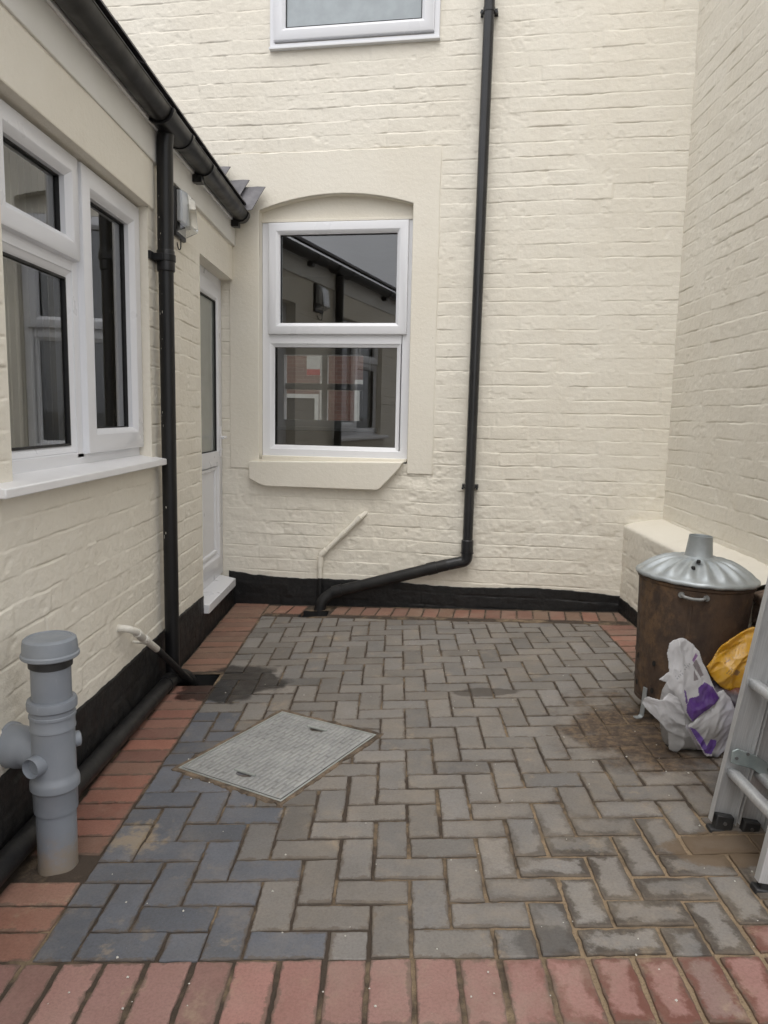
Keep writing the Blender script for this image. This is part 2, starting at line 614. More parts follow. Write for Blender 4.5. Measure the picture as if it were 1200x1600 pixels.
class BrickField:
    def __init__(s, seed, course, z0, u0_, u1_, head=0.25, jd=0.006, rough=1.0):
        r = np.random.default_rng(seed)
        s.c, s.z0, s.k, s.jd, s.rough = course, z0, seed, jd, rough
        s.rows = {}
        s.r = r
        s.u0, s.u1, s.head = u0_, u1_, head

    def row(s, i):
        if i not in s.rows:
            r = np.random.default_rng(1000 * s.k + i + 500)
            b = [s.u0 - 0.3 - r.random() * 0.23]
            while b[-1] < s.u1 + 0.3:
                b.append(b[-1] + (0.115 if r.random() < s.head else 0.232) + r.normal() * 0.006)
            n = len(b)
            s.rows[i] = (np.array(b), r.normal(size=n) * 0.0008, r.normal(size=n) * 0.0007, r.normal(size=n) * 0.0006, r.random(n))
        return s.rows[i]

    def __call__(s, U, V):
        k = s.k
        Uw = U + 0.010 * vn(U, V, 0.11, k) + 0.006 * vn(U, V, 0.04, k + 1)
        Vw = V + 0.012 * vn(U, V, 0.6, k + 2) + 0.0045 * vn(U, V, 0.10, k + 3) + 0.003 * vn(U, V, 0.03, k + 4)
        ri = np.floor((Vw - s.z0) / s.c).astype(int)
        fv = (Vw - s.z0) - ri * s.c
        h = np.zeros_like(U)
        dl = np.full_like(U, 9.0)
        tilt = np.zeros_like(U)
        for i in np.unique(ri):
            m_ = ri == i
            b, off, ti, tu, rr = s.row(int(i))
            j = np.clip(np.searchsorted(b, Uw[m_]) - 1, 0, len(b) - 2)
            du = np.minimum(Uw[m_] - b[j], b[j + 1] - Uw[m_])
            dl[m_] = du
            mid = (Uw[m_] - 0.5 * (b[j] + b[j + 1])) / 0.11
            h[m_] = off[j] + ti[j] * (fv[m_] / s.c - 0.5) * 2 + tu[j] * mid
        dv = np.minimum(fv, s.c - fv)
        dep = s.jd * np.clip(0.55 + 2.0 * vn(U, V, 0.16, k + 5) + 1.1 * vn(U, V, 0.05, k + 9), 0.06, 1.7)
        jv = 0.55 * (1 - sst(dv, 0.0005, 0.0065)) + 0.58 * (1 - sst(dv, 0.0002, 0.0036)) * np.clip(0.4 + 2.4 * vn(U, V, 0.13, k + 14) + 1.2 * vn(U, V, 0.03, k + 15), 0, 1.3)
        ju = (1 - sst(dl, 0.0005, 0.006)) * np.clip(0.55 + 1.3 * vn(U, V, 0.2, k + 6), 0.0, 1)
        h = h - dep * np.maximum(jv, ju * 0.8)
        h = h + s.rough * (0.0012 * vn(U, V, 0.12, k + 7) + 0.0015 * fbm(U, V, 0.03, k + 8, 3, 0.65))
        ch = sst(vn(U, V, 0.07, k + 11) + 0.6 * vn(U, V, 0.025, k + 12), 0.36, 0.5)      # spalled, painted-over chips
        return h - 0.002 * ch


def grid_axis(a, b, step, cuts=()):
    x = np.linspace(a, b, int(round((b - a) / step)) + 1)
    for c in cuts:
        if a < c < b:
            x[np.argmin(np.abs(x - c))] = c
    return x


def grid_mesh(name, P, keep=None, flip=False):
    nu, nv = P.shape[:2]
    idx = np.arange(nu * nv).reshape(nu, nv)
    q = np.stack([idx[:-1, :-1], idx[1:, :-1], idx[1:, 1:], idx[:-1, 1:]], -1)
    if flip:
        q = q[..., ::-1]
    q = q.reshape(-1, 4) if keep is None else q[keep]
    used = np.unique(q)
    remap = np.full(nu * nv, -1, dtype=np.int64)
    remap[used] = np.arange(len(used))
    co = P.reshape(-1, 3)[used]
    q = remap[q]
    me = bpy.data.meshes.new(name)
    me.vertices.add(len(co))
    me.vertices.foreach_set('co', co.astype(np.float32).ravel())
    me.loops.add(q.size)
    me.loops.foreach_set('vertex_index', q.astype(np.int32).ravel())
    me.polygons.add(len(q))
    me.polygons.foreach_set('loop_start', np.arange(0, q.size, 4, dtype=np.int32))
    me.update(calc_edges=True)
    me.validate()
    me.shade_smooth()
    return me


def opening_fade(U, V, rects, w=0.02):
    f = np.ones_like(U)
    for (a, b, c, d) in rects:
        dx = np.maximum(np.maximum(a - U, U - b), 0)
        dy = np.maximum(np.maximum(c - V, V - d), 0)
        f = np.minimum(f, sst(np.hypot(dx, dy), 0.0, w))
    return f


def keep_mask(ua, va, rects):
    uc, vc = 0.5 * (ua[1:] + ua[:-1]), 0.5 * (va[1:] + va[:-1])
    U, V = np.meshgrid(uc, vc, indexing='ij')
    k = np.ones_like(U, dtype=bool)
    for (a, b, c, d) in rects:
        k &= ~((U > a) & (U < b) & (V > c) & (V < d))
    return k


# =================================================================== GROUND
def sheet(xs, y0, y1, dz, ny=1):
    mb = MB()
    ys = [y0 + (y1 - y0) * i / ny for i in range(ny + 1)]
    vs = [(x, y, gz(x) + dz) for x in xs for y in ys]
    n = ny + 1
    fs = [(i * n + j, (i + 1) * n + j, (i + 1) * n + j + 1, i * n + j + 1) for i in range(len(xs) - 1) for j in range(ny)]
    return mb.add(vs, fs)


M['soil'] = simple('brown_sandy_soil', (0.10, 0.075, 0.05), (0.17, 0.135, 0.09), 0.95, 0, 9, 0.8, 30)
M['concrete'] = simple('grey_concrete_ground', (0.26, 0.255, 0.24), (0.20, 0.195, 0.185), 0.9, 0, 3, 0.3, 30)
g_ = single('ground', sheet([-300, -1.3, 1.8, 300], -300, 300, -0.20), M['concrete'], kind='structure')

# bedding sand seen in the joints, with holes at the two gullies
GUL1 = (-1.085, -0.865, 3.44, 3.60)          # beside the left wall
GUL2 = (-0.60, -0.42, 4.655, 4.79)            # at the back wall


def sand_mat():
    mt, nt, b = new_mat('joint_sand')
    tc = nd(nt, 'ShaderNodeTexCoord').outputs['Object']
    sp = nd(nt, 'ShaderNodeSeparateXYZ')
    lk(nt, tc, sp.inputs[0])
    right = mth(nt, 'MULTIPLY', ramp(nt, sp.outputs['X'], -0.2, 0.6), ramp(nt, sp.outputs['Y'], 2.7, 1.8))
    thr = mth(nt, 'ADD', noise(nt, 5, 5, 0.7), mth(nt, 'SUBTRACT', mth(nt, 'MULTIPLY', right, 0.20), 0.05))
    f = ramp(nt, thr, 0.42, 0.66)
    c = mix(nt, f, (0.060, 0.044, 0.032), (0.28, 0.205, 0.128))
    c = mix(nt, ramp(nt, noise(nt, 160, 3, 0.7), 0.45, 0.75, 0, 0.55), c, (0.05, 0.035, 0.025))
    lk(nt, c, b.inputs['Base Color'])
    b.inputs['Roughness'].default_value = 0.95
    bump(nt, b, noise(nt, 220, 4, 0.7), 0.8, 0.006)
    return mt


M['sand'] = sand_mat()
ua = grid_axis(-1.30, 1.80, 0.02, (GUL1[0], GUL1[1], GUL2[0], GUL2[1]))
va = grid_axis(-1.6, 5.40, 0.02, (GUL1[2], GUL1[3], GUL2[2], GUL2[3]))
U, V = np.meshgrid(ua, va, indexing='ij')
Z = SLOPE * np.clip(U, -1.3, 1.8) - 0.0058 + 0.0036 * fbm(U, V, 0.12, 3, 3)
Z = np.where(U < -1.06, Z - 0.006 + 0.007 * fbm(U, V, 0.10, 6, 3), Z)
Z = Z + 0.010 * np.exp(-((np.hypot(U + 0.957, V - 1.985) - 0.05) / 0.025) ** 2) * (0.7 + fbm(U, V, 0.05, 9, 2))
P = np.stack([U, V, Z], -1)
sand_o = single('sand_bed', grid_mesh('sand_bed', P, keep_mask(ua, va, [GUL1, GUL2])), M['sand'], kind='structure')


# pavers ------------------------------------------------------------
def clip_poly(poly, planes):
    for (a, b, c) in planes:                 # keep a*x+b*y<=c
        out = []
        n = len(poly)
        for i in range(n):
            p, q = poly[i], poly[(i + 1) % n]
            dp, dq = a * p[0] + b * p[1] - c, a * q[0] + b * q[1] - c
            if dp <= 0:
                out.append(p)
            if (dp < 0 < dq) or (dq < 0 < dp):
                t = dp / (dp - dq)
                out.append((p[0] + t * (q[0] - p[0]), p[1] + t * (q[1] - p[1])))
        poly = out
        if len(poly) < 3:
            return []
    # drop near duplicates
    res = []
    for p in poly:
        if not res or math.hypot(p[0] - res[-1][0], p[1] - res[-1][1]) > 1e-4:
            res.append(p)
    if len(res) > 1 and math.hypot(res[0][0] - res[-1][0], res[0][1] - res[-1][1]) < 1e-4:
        res.pop()
    return res if len(res) >= 3 else []


def area(p):
    return 0.5 * sum(p[i][0] * p[(i + 1) % len(p)][1] - p[(i + 1) % len(p)][0] * p[i][1] for i in range(len(p)))


def inset(poly, d):
    n = len(poly)
    out = []
    for i in range(n):
        p0, p1, p2 = poly[i - 1], poly[i], poly[(i + 1) % n]
        e1 = (p1[0] - p0[0], p1[1] - p0[1])
        e2 = (p2[0] - p1[0], p2[1] - p1[1])
        l1, l2 = math.hypot(*e1), math.hypot(*e2)
        n1, n2 = (-e1[1] / l1, e1[0] / l1), (-e2[1] / l2, e2[0] / l2)
        bx, by = n1[0] + n2[0], n1[1] + n2[1]
        den = 1 + n1[0] * n2[0] + n1[1] * n2[1]
        k = d / max(den, 0.3)
        out.append((p1[0] + bx * k, p1[1] + by * k))
    return out


class Pavers:
    def __init__(s):
        s.v, s.f, s.col, s.uv, s.dim = [], [], [], [], []

    def add(s, rect, col, planes=(), rot=0.0, piv=(0, 0), gap=0.0055, ch=0.0045):
        x0, x1, y0, y1 = rect
        g = gap * 0.5
        j = lambda: random.uniform(-0.0022, 0.0022)
        poly = [(x0 + g + j(), y0 + g + j()), (x1 - g + j(), y0 + g + j()), (x1 - g + j(), y1 - g + j()), (x0 + g + j(), y1 - g + j())]
        if rot:
            c, sn = math.cos(rot), math.sin(rot)
            poly = [(piv[0] + (p[0] - piv[0]) * c - (p[1] - piv[1]) * sn, piv[1] + (p[0] - piv[0]) * sn + (p[1] - piv[1]) * c) for p in poly]
        ox, oy = poly[0]
        cr, sr = math.cos(-rot), math.sin(-rot)
        if planes:
            poly = clip_poly(poly, planes)
        if not poly or area(poly) < 0.0012:
            return
        cx = sum(p[0] for p in poly) / len(poly)
        cy = sum(p[1] for p in poly) / len(poly)
        sub = []
        for i in range(len(poly)):
            p, q = poly[i], poly[(i + 1) % len(poly)]
            ex, ey = q[0] - p[0], q[1] - p[1]
            L_ = math.hypot(ex, ey)
            k_ = max(1, int(L_ / 0.017))
            sub.append((p[0] + (cx - p[0]) * 0.012, p[1] + (cy - p[1]) * 0.012))
            for t_ in range(1, k_):
                w_ = random.gauss(0, 0.0009) - (0.0028 * random.random() if random.random() < 0.12 else 0)
                sub.append((p[0] + ex * t_ / k_ + ey / L_ * w_, p[1] + ey * t_ / k_ - ex / L_ * w_))
        poly = sub
        dz = random.gauss(0, 0.0011)
        tx, ty = random.gauss(0, 0.010), random.gauss(0, 0.010)
        inn = inset(poly, ch)
        if area(inn) <= 0:
            return
        o = len(s.v)
        n = len(poly)

        def z(p, d):
            return SLOPE * p[0] + dz + d + tx * (p[0] - cx) + ty * (p[1] - cy)
        for ring, d in ((poly, -0.03), (poly, -0.0032), (inset(poly, ch * 0.35), -0.0009), (inn, 0.0)):
            for p in ring:
                s.v.append((p[0], p[1], z(p, d)))
                s.col.append((*col, 1))
                du, dv = p[0] - ox, p[1] - oy
                s.uv.append((du * cr - dv * sr, du * sr + dv * cr, 0))
                s.dim.append((x1 - x0 - gap, y1 - y0 - gap, random.random()))
        for k in range(3):
            for i in range(n):
                i2 = (i + 1) % n
                s.f.append((o + k * n + i, o + k * n + i2, o + (k + 1) * n + i2, o + (k + 1) * n + i))
        s.f.append(tuple(o + 3 * n + i for i in range(n)))

    def build(s, name, mat, **kw):
        me = bpy.data.meshes.new(name)
        me.from_pydata(s.v, [], s.f)
        a = me.attributes.new('pcol', 'FLOAT_COLOR', 'POINT')
        a.data.foreach_set('color', np.array(s.col, dtype=np.float32).ravel())
        a = me.attributes.new('puv', 'FLOAT_VECTOR', 'POINT')
        a.data.foreach_set('vector', np.array(s.uv, dtype=np.float32).ravel())
        a = me.attributes.new('pdim', 'FLOAT_VECTOR', 'POINT')
        a.data.foreach_set('vector', np.array(s.dim, dtype=np.float32).ravel())
        return single(name, me, mat, **kw)


def paver_mat(name, red):
    mt, nt, b = new_mat(name)
    tc = nd(nt, 'ShaderNodeTexCoord').outputs['Object']
    sp = nd(nt, 'ShaderNodeSeparateXYZ')
    lk(nt, tc, sp.inputs[0])
    X, Y = sp.outputs['X'], sp.outputs['Y']
    pc = nd(nt, 'ShaderNodeAttribute', attribute_name='pcol').outputs['Color']
    uv = nd(nt, 'ShaderNodeSeparateXYZ')
    lk(nt, nd(nt, 'ShaderNodeAttribute', attribute_name='puv').outputs['Vector'], uv.inputs[0])
    dm = nd(nt, 'ShaderNodeSeparateXYZ')
    lk(nt, nd(nt, 'ShaderNodeAttribute', attribute_name='pdim').outputs['Vector'], dm.inputs[0])
    du = mth(nt, 'MINIMUM', uv.outputs['X'], mth(nt, 'SUBTRACT', dm.outputs['X'], uv.outputs['X']))
    dv = mth(nt, 'MINIMUM', uv.outputs['Y'], mth(nt, 'SUBTRACT', dm.outputs['Y'], uv.outputs['Y']))
    de = mth(nt, 'MINIMUM', du, dv)

    def blob(x, y, rx, ry, k=1.0, ns=6):
        a = mth(nt, 'DIVIDE', mth(nt, 'SUBTRACT', X, x), rx)
        c = mth(nt, 'DIVIDE', mth(nt, 'SUBTRACT', Y, y), ry)
        d = mth(nt, 'SQRT', mth(nt, 'ADD', mth(nt, 'MULTIPLY', a, a), mth(nt, 'MULTIPLY', c, c)))
        return mth(nt, 'ADD', d, mth(nt, 'MULTIPLY', mth(nt, 'SUBTRACT', noise(nt, ns, 6, 0.65), 0.5), k))
    # grain and mottling of the concrete block itself
    c = mix(nt, ramp(nt, noise(nt, 7, 5, 0.6), 0.3, 0.7, 0, 0.5), pc, mix(nt, 1.0, pc, (0.78, 0.76, 0.72), 'MULTIPLY'))
    c = mix(nt, ramp(nt, noise(nt, 140, 4, 0.7), 0.35, 0.75, 0, 0.55), c, mix(nt, 1.0, c, (0.60, 0.58, 0.56), 'MULTIPLY'))
    c = mix(nt, ramp(nt, noise(nt, 230, 2, 0.5), 0.72, 0.8, 0, 0.5), c, (0.50, 0.47, 0.42))
    c = mix(nt, ramp(nt, noise(nt, 3.2, 6, 0.7), 0.52, 0.75, 0, 0.30), c, (0.36, 0.29, 0.21) if not red else (0.36, 0.25, 0.19))
    # damp darkened edges where joint sand stays wet (front right)
    reg = mth(nt, 'MULTIPLY', ramp(nt, X, 0.12, 0.55), ramp(nt, Y, 2.45, 1.95))
    ed = mth(nt, 'ADD', de, mth(nt, 'MULTIPLY', mth(nt, 'SUBTRACT', noise(nt, 17, 6, 0.7), 0.5), 0.10))
    em = mth(nt, 'MULTIPLY', ramp(nt, ed, 0.027, 0.008), mth(nt, 'MULTIPLY', reg, ramp(nt, noise(nt, 4.5, 3), 0.30, 0.46)))
    c = mix(nt, mth(nt, 'MULTIPLY', em, 0.9), c, (0.052, 0.041, 0.032) if not red else (0.13, 0.05, 0.035))
    # thin dark wet line along joints everywhere
    em2 = ramp(nt, mth(nt, 'ADD', de, mth(nt, 'MULTIPLY', mth(nt, 'SUBTRACT', noise(nt, 28, 6, 0.75), 0.5), 0.05)), 0.008, 0.001)
    c = mix(nt, mth(nt, 'MULTIPLY', em2, 0.65), c, (0.095, 0.073, 0.054))
    # smeared sand
    sd_ = mth(nt, 'MULTIPLY', ramp(nt, noise(nt, 9, 7, 0.72), 0.56, 0.72), ramp(nt, noise(nt, 1.7, 3), 0.38, 0.6))
    c = mix(nt, mth(nt, 'MULTIPLY', sd_, 0.6), c, (0.34, 0.265, 0.18))
    dust = mth(nt, 'MULTIPLY', ramp(nt, noise(nt, 6, 7, 0.75), 0.42, 0.7), ramp(nt, X, -0.6, 0.3, 0.12, 0.34))
    c = mix(nt, dust, c, (0.31, 0.265, 0.21))
    if not red:
        dirt = ramp(nt, blob(0.97, 2.83, 0.30, 0.44, 1.9, 6), 1.1, 0.55)
        c = mix(nt, mth(nt, 'MULTIPLY', dirt, 0.93), c, mix(nt, ramp(nt, noise(nt, 26, 6, 0.75), 0.38, 0.68), (0.045, 0.030, 0.022), (0.17, 0.115, 0.068)))
        d2 = ramp(nt, blob(0.45, 3.28, 0.17, 0.06, 1.0, 9), 1.0, 0.8)
        c = mix(nt, mth(nt, 'MULTIPLY', d2, 0.7), c, (0.055, 0.045, 0.038))
        d3 = ramp(nt, blob(1.02, 2.02, 0.22, 0.10, 1.2, 9), 1.0, 0.8)
        c = mix(nt, mth(nt, 'MULTIPLY', d3, 0.85), c, (0.13, 0.09, 0.055))
        d4 = ramp(nt, blob(0.40, 1.645, 0.11, 0.06, 2.4, 9), 1.0, 0.6)
        c = mix(nt, mth(nt, 'MULTIPLY', d4, 0.5), c, (0.035, 0.03, 0.027))
        s1 = ramp(nt, blob(-0.78, 2.12, 0.10, 0.09, 3.2, 16), 0.9, 0.3)
        c = mix(nt, mth(nt, 'MULTIPLY', s1, 0.5), c, (0.38, 0.29, 0.18))
    wet = ramp(nt, blob(-0.76, 3.45, 0.27, 0.24, 1.5, 5), 1.05, 0.85)
    c = mix(nt, mth(nt, 'MULTIPLY', wet, 0.93), c, mix(nt, 1.0, c, (0.11, 0.10, 0.10), 'MULTIPLY'))
    lk(nt, c, b.inputs['Base Color'])
    ro = ramp(nt, noise(nt, 12, 4), 0.3, 0.7, 0.62, 0.85)
    lk(nt, mth(nt, 'SUBTRACT', ro, mth(nt, 'MULTIPLY', wet, 0.30)), b.inputs['Roughness'])
    b.inputs['Specular IOR Level'].default_value = 0.4
    h = mth(nt, 'ADD', noise(nt, 300, 4, 0.7), mth(nt, 'MULTIPLY', noise(nt, 30, 5, 0.6), 1.2))
    bump(nt, b, h, 0.45, 0.003)
    return mt


M['pav_grey'] = paver_mat('grey_block_paving', False)
M['pav_red'] = paver_mat('red_block_paving', True)

# front edge y=1.6, left edge x=-0.85, back edge parallel to the wall, right edge x=1.24
ALONG = -math.tan(WY)
BK0 = 4.535                                   # y of grey back edge at x=0


def back_plane(y0):                           # y <= y0 + ALONG*x
    return (-ALONG, 1.0, y0)


gp = Pavers()
PX, PY0 = 0.1018, 1.6
X0 = -0.3412
XEDGE = 1.24


def grey_col(cx, cy):
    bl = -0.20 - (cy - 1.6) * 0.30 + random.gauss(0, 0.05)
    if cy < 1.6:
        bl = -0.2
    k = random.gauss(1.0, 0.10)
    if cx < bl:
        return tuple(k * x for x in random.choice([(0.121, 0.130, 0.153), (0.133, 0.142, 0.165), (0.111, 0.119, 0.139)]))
    base = random.choice([(0.205, 0.193, 0.18), (0.188, 0.175, 0.162), (0.215, 0.203, 0.192), (0.202, 0.186, 0.17), (0.18, 0.172, 0.165)])
    return tuple(k * x for x in base)


def in_hole(r, h, f=0.5):
    cx, cy = 0.5 * (r[0] + r[1]), 0.5 * (r[2] + r[3])
    return h[0] - 0.02 < cx < h[1] + 0.02 and h[2] - 0.02 < cy < h[3] + 0.02


front = [(-1, 0, 0.85), (1, 0, XEDGE), (0, -1, -PY0), back_plane(BK0)]
rear = [(-1, 0, 0.85), (1, 0, XEDGE), (0, 1, 1.4), (0, -1, 1.5)]
for j in range(-32, 33):
    for i in range(-12, 20):
        k = (i - j) % 4
        if k == 0:
            rect = (X0 + i * PX, X0 + (i + 2) * PX, PY0 + j * 0.1, PY0 + (j + 1) * 0.1)
        elif k == 3:
            rect = (X0 + i * PX, X0 + (i + 1) * PX, PY0 + j * 0.1, PY0 + (j + 2) * 0.1)
        else:
            continue
        if rect[1] < -0.86 or rect[0] > XEDGE + 0.01:
            continue
        cx, cy = 0.5 * (rect[0] + rect[1]), 0.5 * (rect[2] + rect[3])
        right = cx > 0.2
        if rect[3] > PY0 + 0.02:
            pl = list(front)
            if cx > 0.80 and rect[2] < 1.70:   # red corner at the front right
                pl = [(1, 0, 0.88) if p[0] == 1 else p for p in pl]
            gp.add(rect, grey_col(cx, cy), pl, gap=(0.0088 if cx > -0.25 and cy < 2.6 else 0.0060) + random.uniform(-0.0015, 0.002))
        if rect[2] < 1.42:
            gp.add(rect, grey_col(cx, cy), rear)
gp.build('grey_paving', M['pav_grey'], kind='structure')

rp = Pavers()


def red_col(dull=0.0):
    k = random.gauss(1.0, 0.09)
    a = random.choice([(0.285, 0.130, 0.098), (0.315, 0.142, 0.104), (0.25, 0.125, 0.098), (0.30, 0.155, 0.118), (0.255, 0.14, 0.105)])
    d = (0.22, 0.15, 0.105)
    return tuple(k * (x * (1 - dull) + y * dull) for x, y in zip(a, d))


def pinkish():
    k = random.gauss(1.0, 0.08)
    return tuple(k * x for x in random.choice([(0.305, 0.178, 0.158), (0.295, 0.162, 0.143), (0.29, 0.188, 0.168), (0.275, 0.158, 0.138), (0.315, 0.168, 0.146)]))


# front soldier course
x = -0.85 - 0.1035 * 3
xs_ = [-1.16, -1.06, -0.955, -0.862, -0.77, -0.666, -0.562, -0.453, -0.355, -0.247, -0.139, -0.037, 0.068, 0.175, 0.274, 0.377, 0.482, 0.583, 0.682, 0.783, 0.885]
while xs_[-1] < 1.5:
    xs_.append(xs_[-1] + 0.102)
for a, b_ in zip(xs_[:-1], xs_[1:]):
    rp.add((a, b_, 1.4, 1.6), pinkish(), gap=0.011)
for a, b_ in zip(xs_[:-1], xs_[1:]):
    rp.add((a, b_, -1.70, -1.50), pinkish(), gap=0.008)
# front-right corner
for q in range(3):
    rp.add((0.885 + 0.205 * q, 1.085 + 0.205 * q, 1.605, 1.705), pinkish(), gap=0.007)
# left border: short rows near the stub, then the row along the wall
for y0 in (1.606, 1.708, 1.81):
    rp.add((-1.062, -0.853, y0, y0 + 0.1), red_col(0.25), gap=0.006)
y = 2.035
row = 0
while y < 5.1:
    st = 0.1 + random.gauss(0, 0.0012)
    if not (y + 0.08 > GUL1[2] and y + 0.02 < GUL1[3]):
        off = random.uniform(-0.012, 0.012)
        xl = -1.060 + off if y < 3.6 else -1.098
        rp.add((xl, -0.853, y, y + st), red_col(0.05 if y < 3.6 else 0.45), [(-ALONG, 1.0, 4.86)], gap=0.0055)
    y += st
for y0 in np.arange(-1.5, 1.39, 0.1):
    rp.add((-1.062, -0.853, float(y0), float(y0) + 0.1), red_col(0.1))
    rp.add((1.245, 1.445, float(y0), float(y0) + 0.1), red_col(0.1))
# back border, parallel to the wall (built in the wall frame, rotated)
t = -1.64
while t < 0.72:
    ca = TD * t
    rect = (t, t + 0.1, -0.245, -0.045)
    px, py = (HF @ Vector((t + 0.05, -0.12, 0))).xy
    if not (GUL2[0] - 0.03 < px < GUL2[1] + 0.02):
        poly_o = HF @ Vector((0, 0, 0))
        # rotate about the frame origin
        rr = (poly_o.x + rect[0], poly_o.x + rect[1], poly_o.y + rect[2], poly_o.y + rect[3])
        rp.add(rr, red_col(0.3 if random.random() < 0.75 else 0.75), [(-1, 0, 0.848), (1, 0, 1.44), (ALONG, -1.0, -BK0 - 0.004)], rot=-WY, piv=(poly_o.x, poly_o.y), gap=0.0055)
    t += 0.1
# right border along the low wall
for y0 in np.arange(1.71, 4.35, 0.1):
    rp.add((1.245, 1.445, float(y0), float(y0) + 0.1), red_col(0.15), [(-ALONG, 1.0, BK0 + 0.0)])
rp.build('red_border_paving', M['pav_red'], kind='structure')

# loose grit and paint flecks
gm = MB()
for q in range(120):
    x = random.uniform(-0.8, 1.1)
    yv = 1.45 + 3.0 * random.random() ** 1.4
    s_ = random.choice([0.002, 0.0025, 0.003, 0.004])
    z = SLOPE * x + 0.001
    a = random.random() * 6.28
    pts = [(x + s_ * random.uniform(0.6, 1.3) * math.cos(a + k * 1.57), yv + s_ * random.uniform(0.6, 1.3) * math.sin(a + k * 1.57), z) for k in range(4)]
    gm.add(pts + [(x, yv, z + s_ * 0.9)], [(0, 1, 4), (1, 2, 4), (2, 3, 4), (3, 0, 4)])
single('grit', gm, M['chip'], kind='stuff', smooth=False)

# gullies
def gully(name, r, label):
    t_ = thing(name, label, 'drain', group='open drain gullies', loc=(0.5 * (r[0] + r[1]), 0.5 * (r[2] + r[3]), gz(r[0]) - 0.10))
    z1 = min(gz(r[0]), gz(r[1])) - 0.004
    mb = MB()
    mb.sweep(r, [(-0.012, z1 - 0.0), (0.0, z1), (0.0, z1 - 0.16), (-0.012, z1 - 0.16)], lambda u, v, o: (u, v, o))
    part('surround', mb, M['pipe_dusty'], t_)
    part('sump', MB().box(r[0] + 0.001, r[1] - 0.001, r[2] + 0.001, r[3] - 0.001, z1 - 0.155, z1 - 0.10), M['dark'], t_)
    return t_


gully('gully', GUL1, 'dark open gully in the gap of the red border by the left wall')
gully('gully', GUL2, 'dark open gully at the foot of the back wall under the slanting pipe')

# =================================================================== HOUSE (back wall)
house = thing('house', 'cream painted two storey brick house wall with white windows and black base', 'house', (0, 0, 0), HF)
OPL = (-1.708, -0.692, 0.965, 2.69)            # lower opening (covered by the render surround)
bf = BrickField(3, 0.0857, 1.656, -3.4, 1.1, 0.22, 0.0046)
ua = grid_axis(-3.2, 0.96, 0.0075, (-1.708, -0.692))
va = grid_axis(-0.12, 4.45, 0.0036, (0.965, 2.69))
U, V = np.meshgrid(ua, va, indexing='ij')
fade_render = opening_fade(U, V, [(-1.9, -0.525, 0.96, 2.925)], 0.012)
H = bf(U, V)
rough_patch = sst(0.28 - np.hypot((U + 0.62) / 1.2, V - 0.93), 0, 0.2)
H = H + rough_patch * 0.010 * fbm(U, V, 0.07, 15, 4, 0.6)
H = H + sst(V, 1.25, 0.75) * sst(V, 0.1, 0.3) * (0.003 * fbm(U, V, 0.06, 13, 4, 0.6) - 0.003 * sst(vn(U, V, 0.09, 19) + 0.5 * vn(U, V, 0.03, 20), 0.15, 0.4))
H = H * fade_render
P = np.stack([U, -H, V], -1)
part('wall', grid_mesh('wall', P, keep_mask(ua, va, [OPL, (-4, -1.98, -1, 2.45)])), M['cream'], house, HF)
# plain continuation of the wall above and to the sides of what the yard shows
mb = MB()
mb.box(-9, -3.2, 0.004, 0.02, -0.3, 6.2)
mb.box(-3.2, -1.98, 0.004, 0.02, -0.3, 2.45)
mb.box(0.96, 9, 0.004, 0.02, -0.3, 6.2)
mb.box(-3.2, 0.96, 0.004, 0.02, 4.449, 6.2)
part('upper_wall', mb, M['cream'], house, HF, smooth=False)

# render surround with a segmental arch
a_l, a_r, zs_l, zs_r, crown = -1.708, -0.692, 2.585, 2.603, 2.676
arch = []
N = 28
for i in range(N + 1):
    k = i / N
    tt = a_l + (a_r - a_l) * k
    arch.append((tt, zs_l + (zs_r - zs_l) * k + (crown - 2.594) * (1 - (2 * k - 1) ** 2)))
mb = MB()
ro_l, ro_r, ro_b, ro_t = -1.915, -0.522, 0.90, 2.938


def hf_(u, v, o):
    return (u, -o, v)


def strip(quads):
    for q in quads:
        mb.prism(q, hf_, -0.015, 0.009)


jr = lambda: random.uniform(-0.004, 0.004)
edge_r = [(ro_r + jr(), ro_b + (ro_t - ro_b) * i / 24) for i in range(25)]
edge_t = [(ro_l + (ro_r - ro_l) * i / 30, ro_t + jr()) for i in range(31)]
edge_l = [(ro_l + jr(), ro_b + (ro_t - ro_b) * i / 24) for i in range(25)]
edge_t[-1] = edge_r[-1]
edge_t[0] = edge_l[-1]
outline = [(a_r, ro_b)] + edge_r + edge_t[::-1][1:-1] + edge_l[::-1] + [(a_l, ro_b)]
inner = [(a_l, 1.0)] + [(a_l, 2.3)] + arch + [(a_r, 2.3)]
mb.prism(outline + inner, hf_, -0.02, 0.005)
part('render_surround', mb, M['cream_smooth'], house, HF, bev=0.004)
# reveals and soffit of the opening
mb = MB()
loop = [(a_r, 0.95), (a_r, 2.3)] + arch[::-1] + [(a_l, 2.3), (a_l, 0.95)]
n = len(loop)
vs = [hf_(p[0], p[1], -0.001) for p in loop] + [hf_(p[0], p[1], -0.13) for p in loop]
mb.add(vs, [(i, i + 1, n + i + 1, n + i) for i in range(n - 1)])
part('reveal', mb, M['cream_smooth'], house, HF)
# infill board above the window head
mb = MB()
top_z = 2.526
poly = [(a_l - 0.01, top_z), (a_r + 0.01, top_z)] + [(p[0], p[1] + 0.02) for p in arch[::-1]]
mb.prism(poly, hf_, -0.10, -0.062)
mb.prism([(a_l, top_z - 0.004), (a_r, top_z - 0.004), (a_r, top_z + 0.012), (a_l, top_z + 0.012)], hf_, -0.07, -0.050)
part('arch_infill', mb, M['cream_smooth'], house, HF, bev=0.002)

# plinth
ph = lambda u: 0.172 - 0.014 * (u + 1.3) / 2.3 + 0.010 * math.sin(u * 5) + 0.012 * math.sin(u * 2.1 + 1)


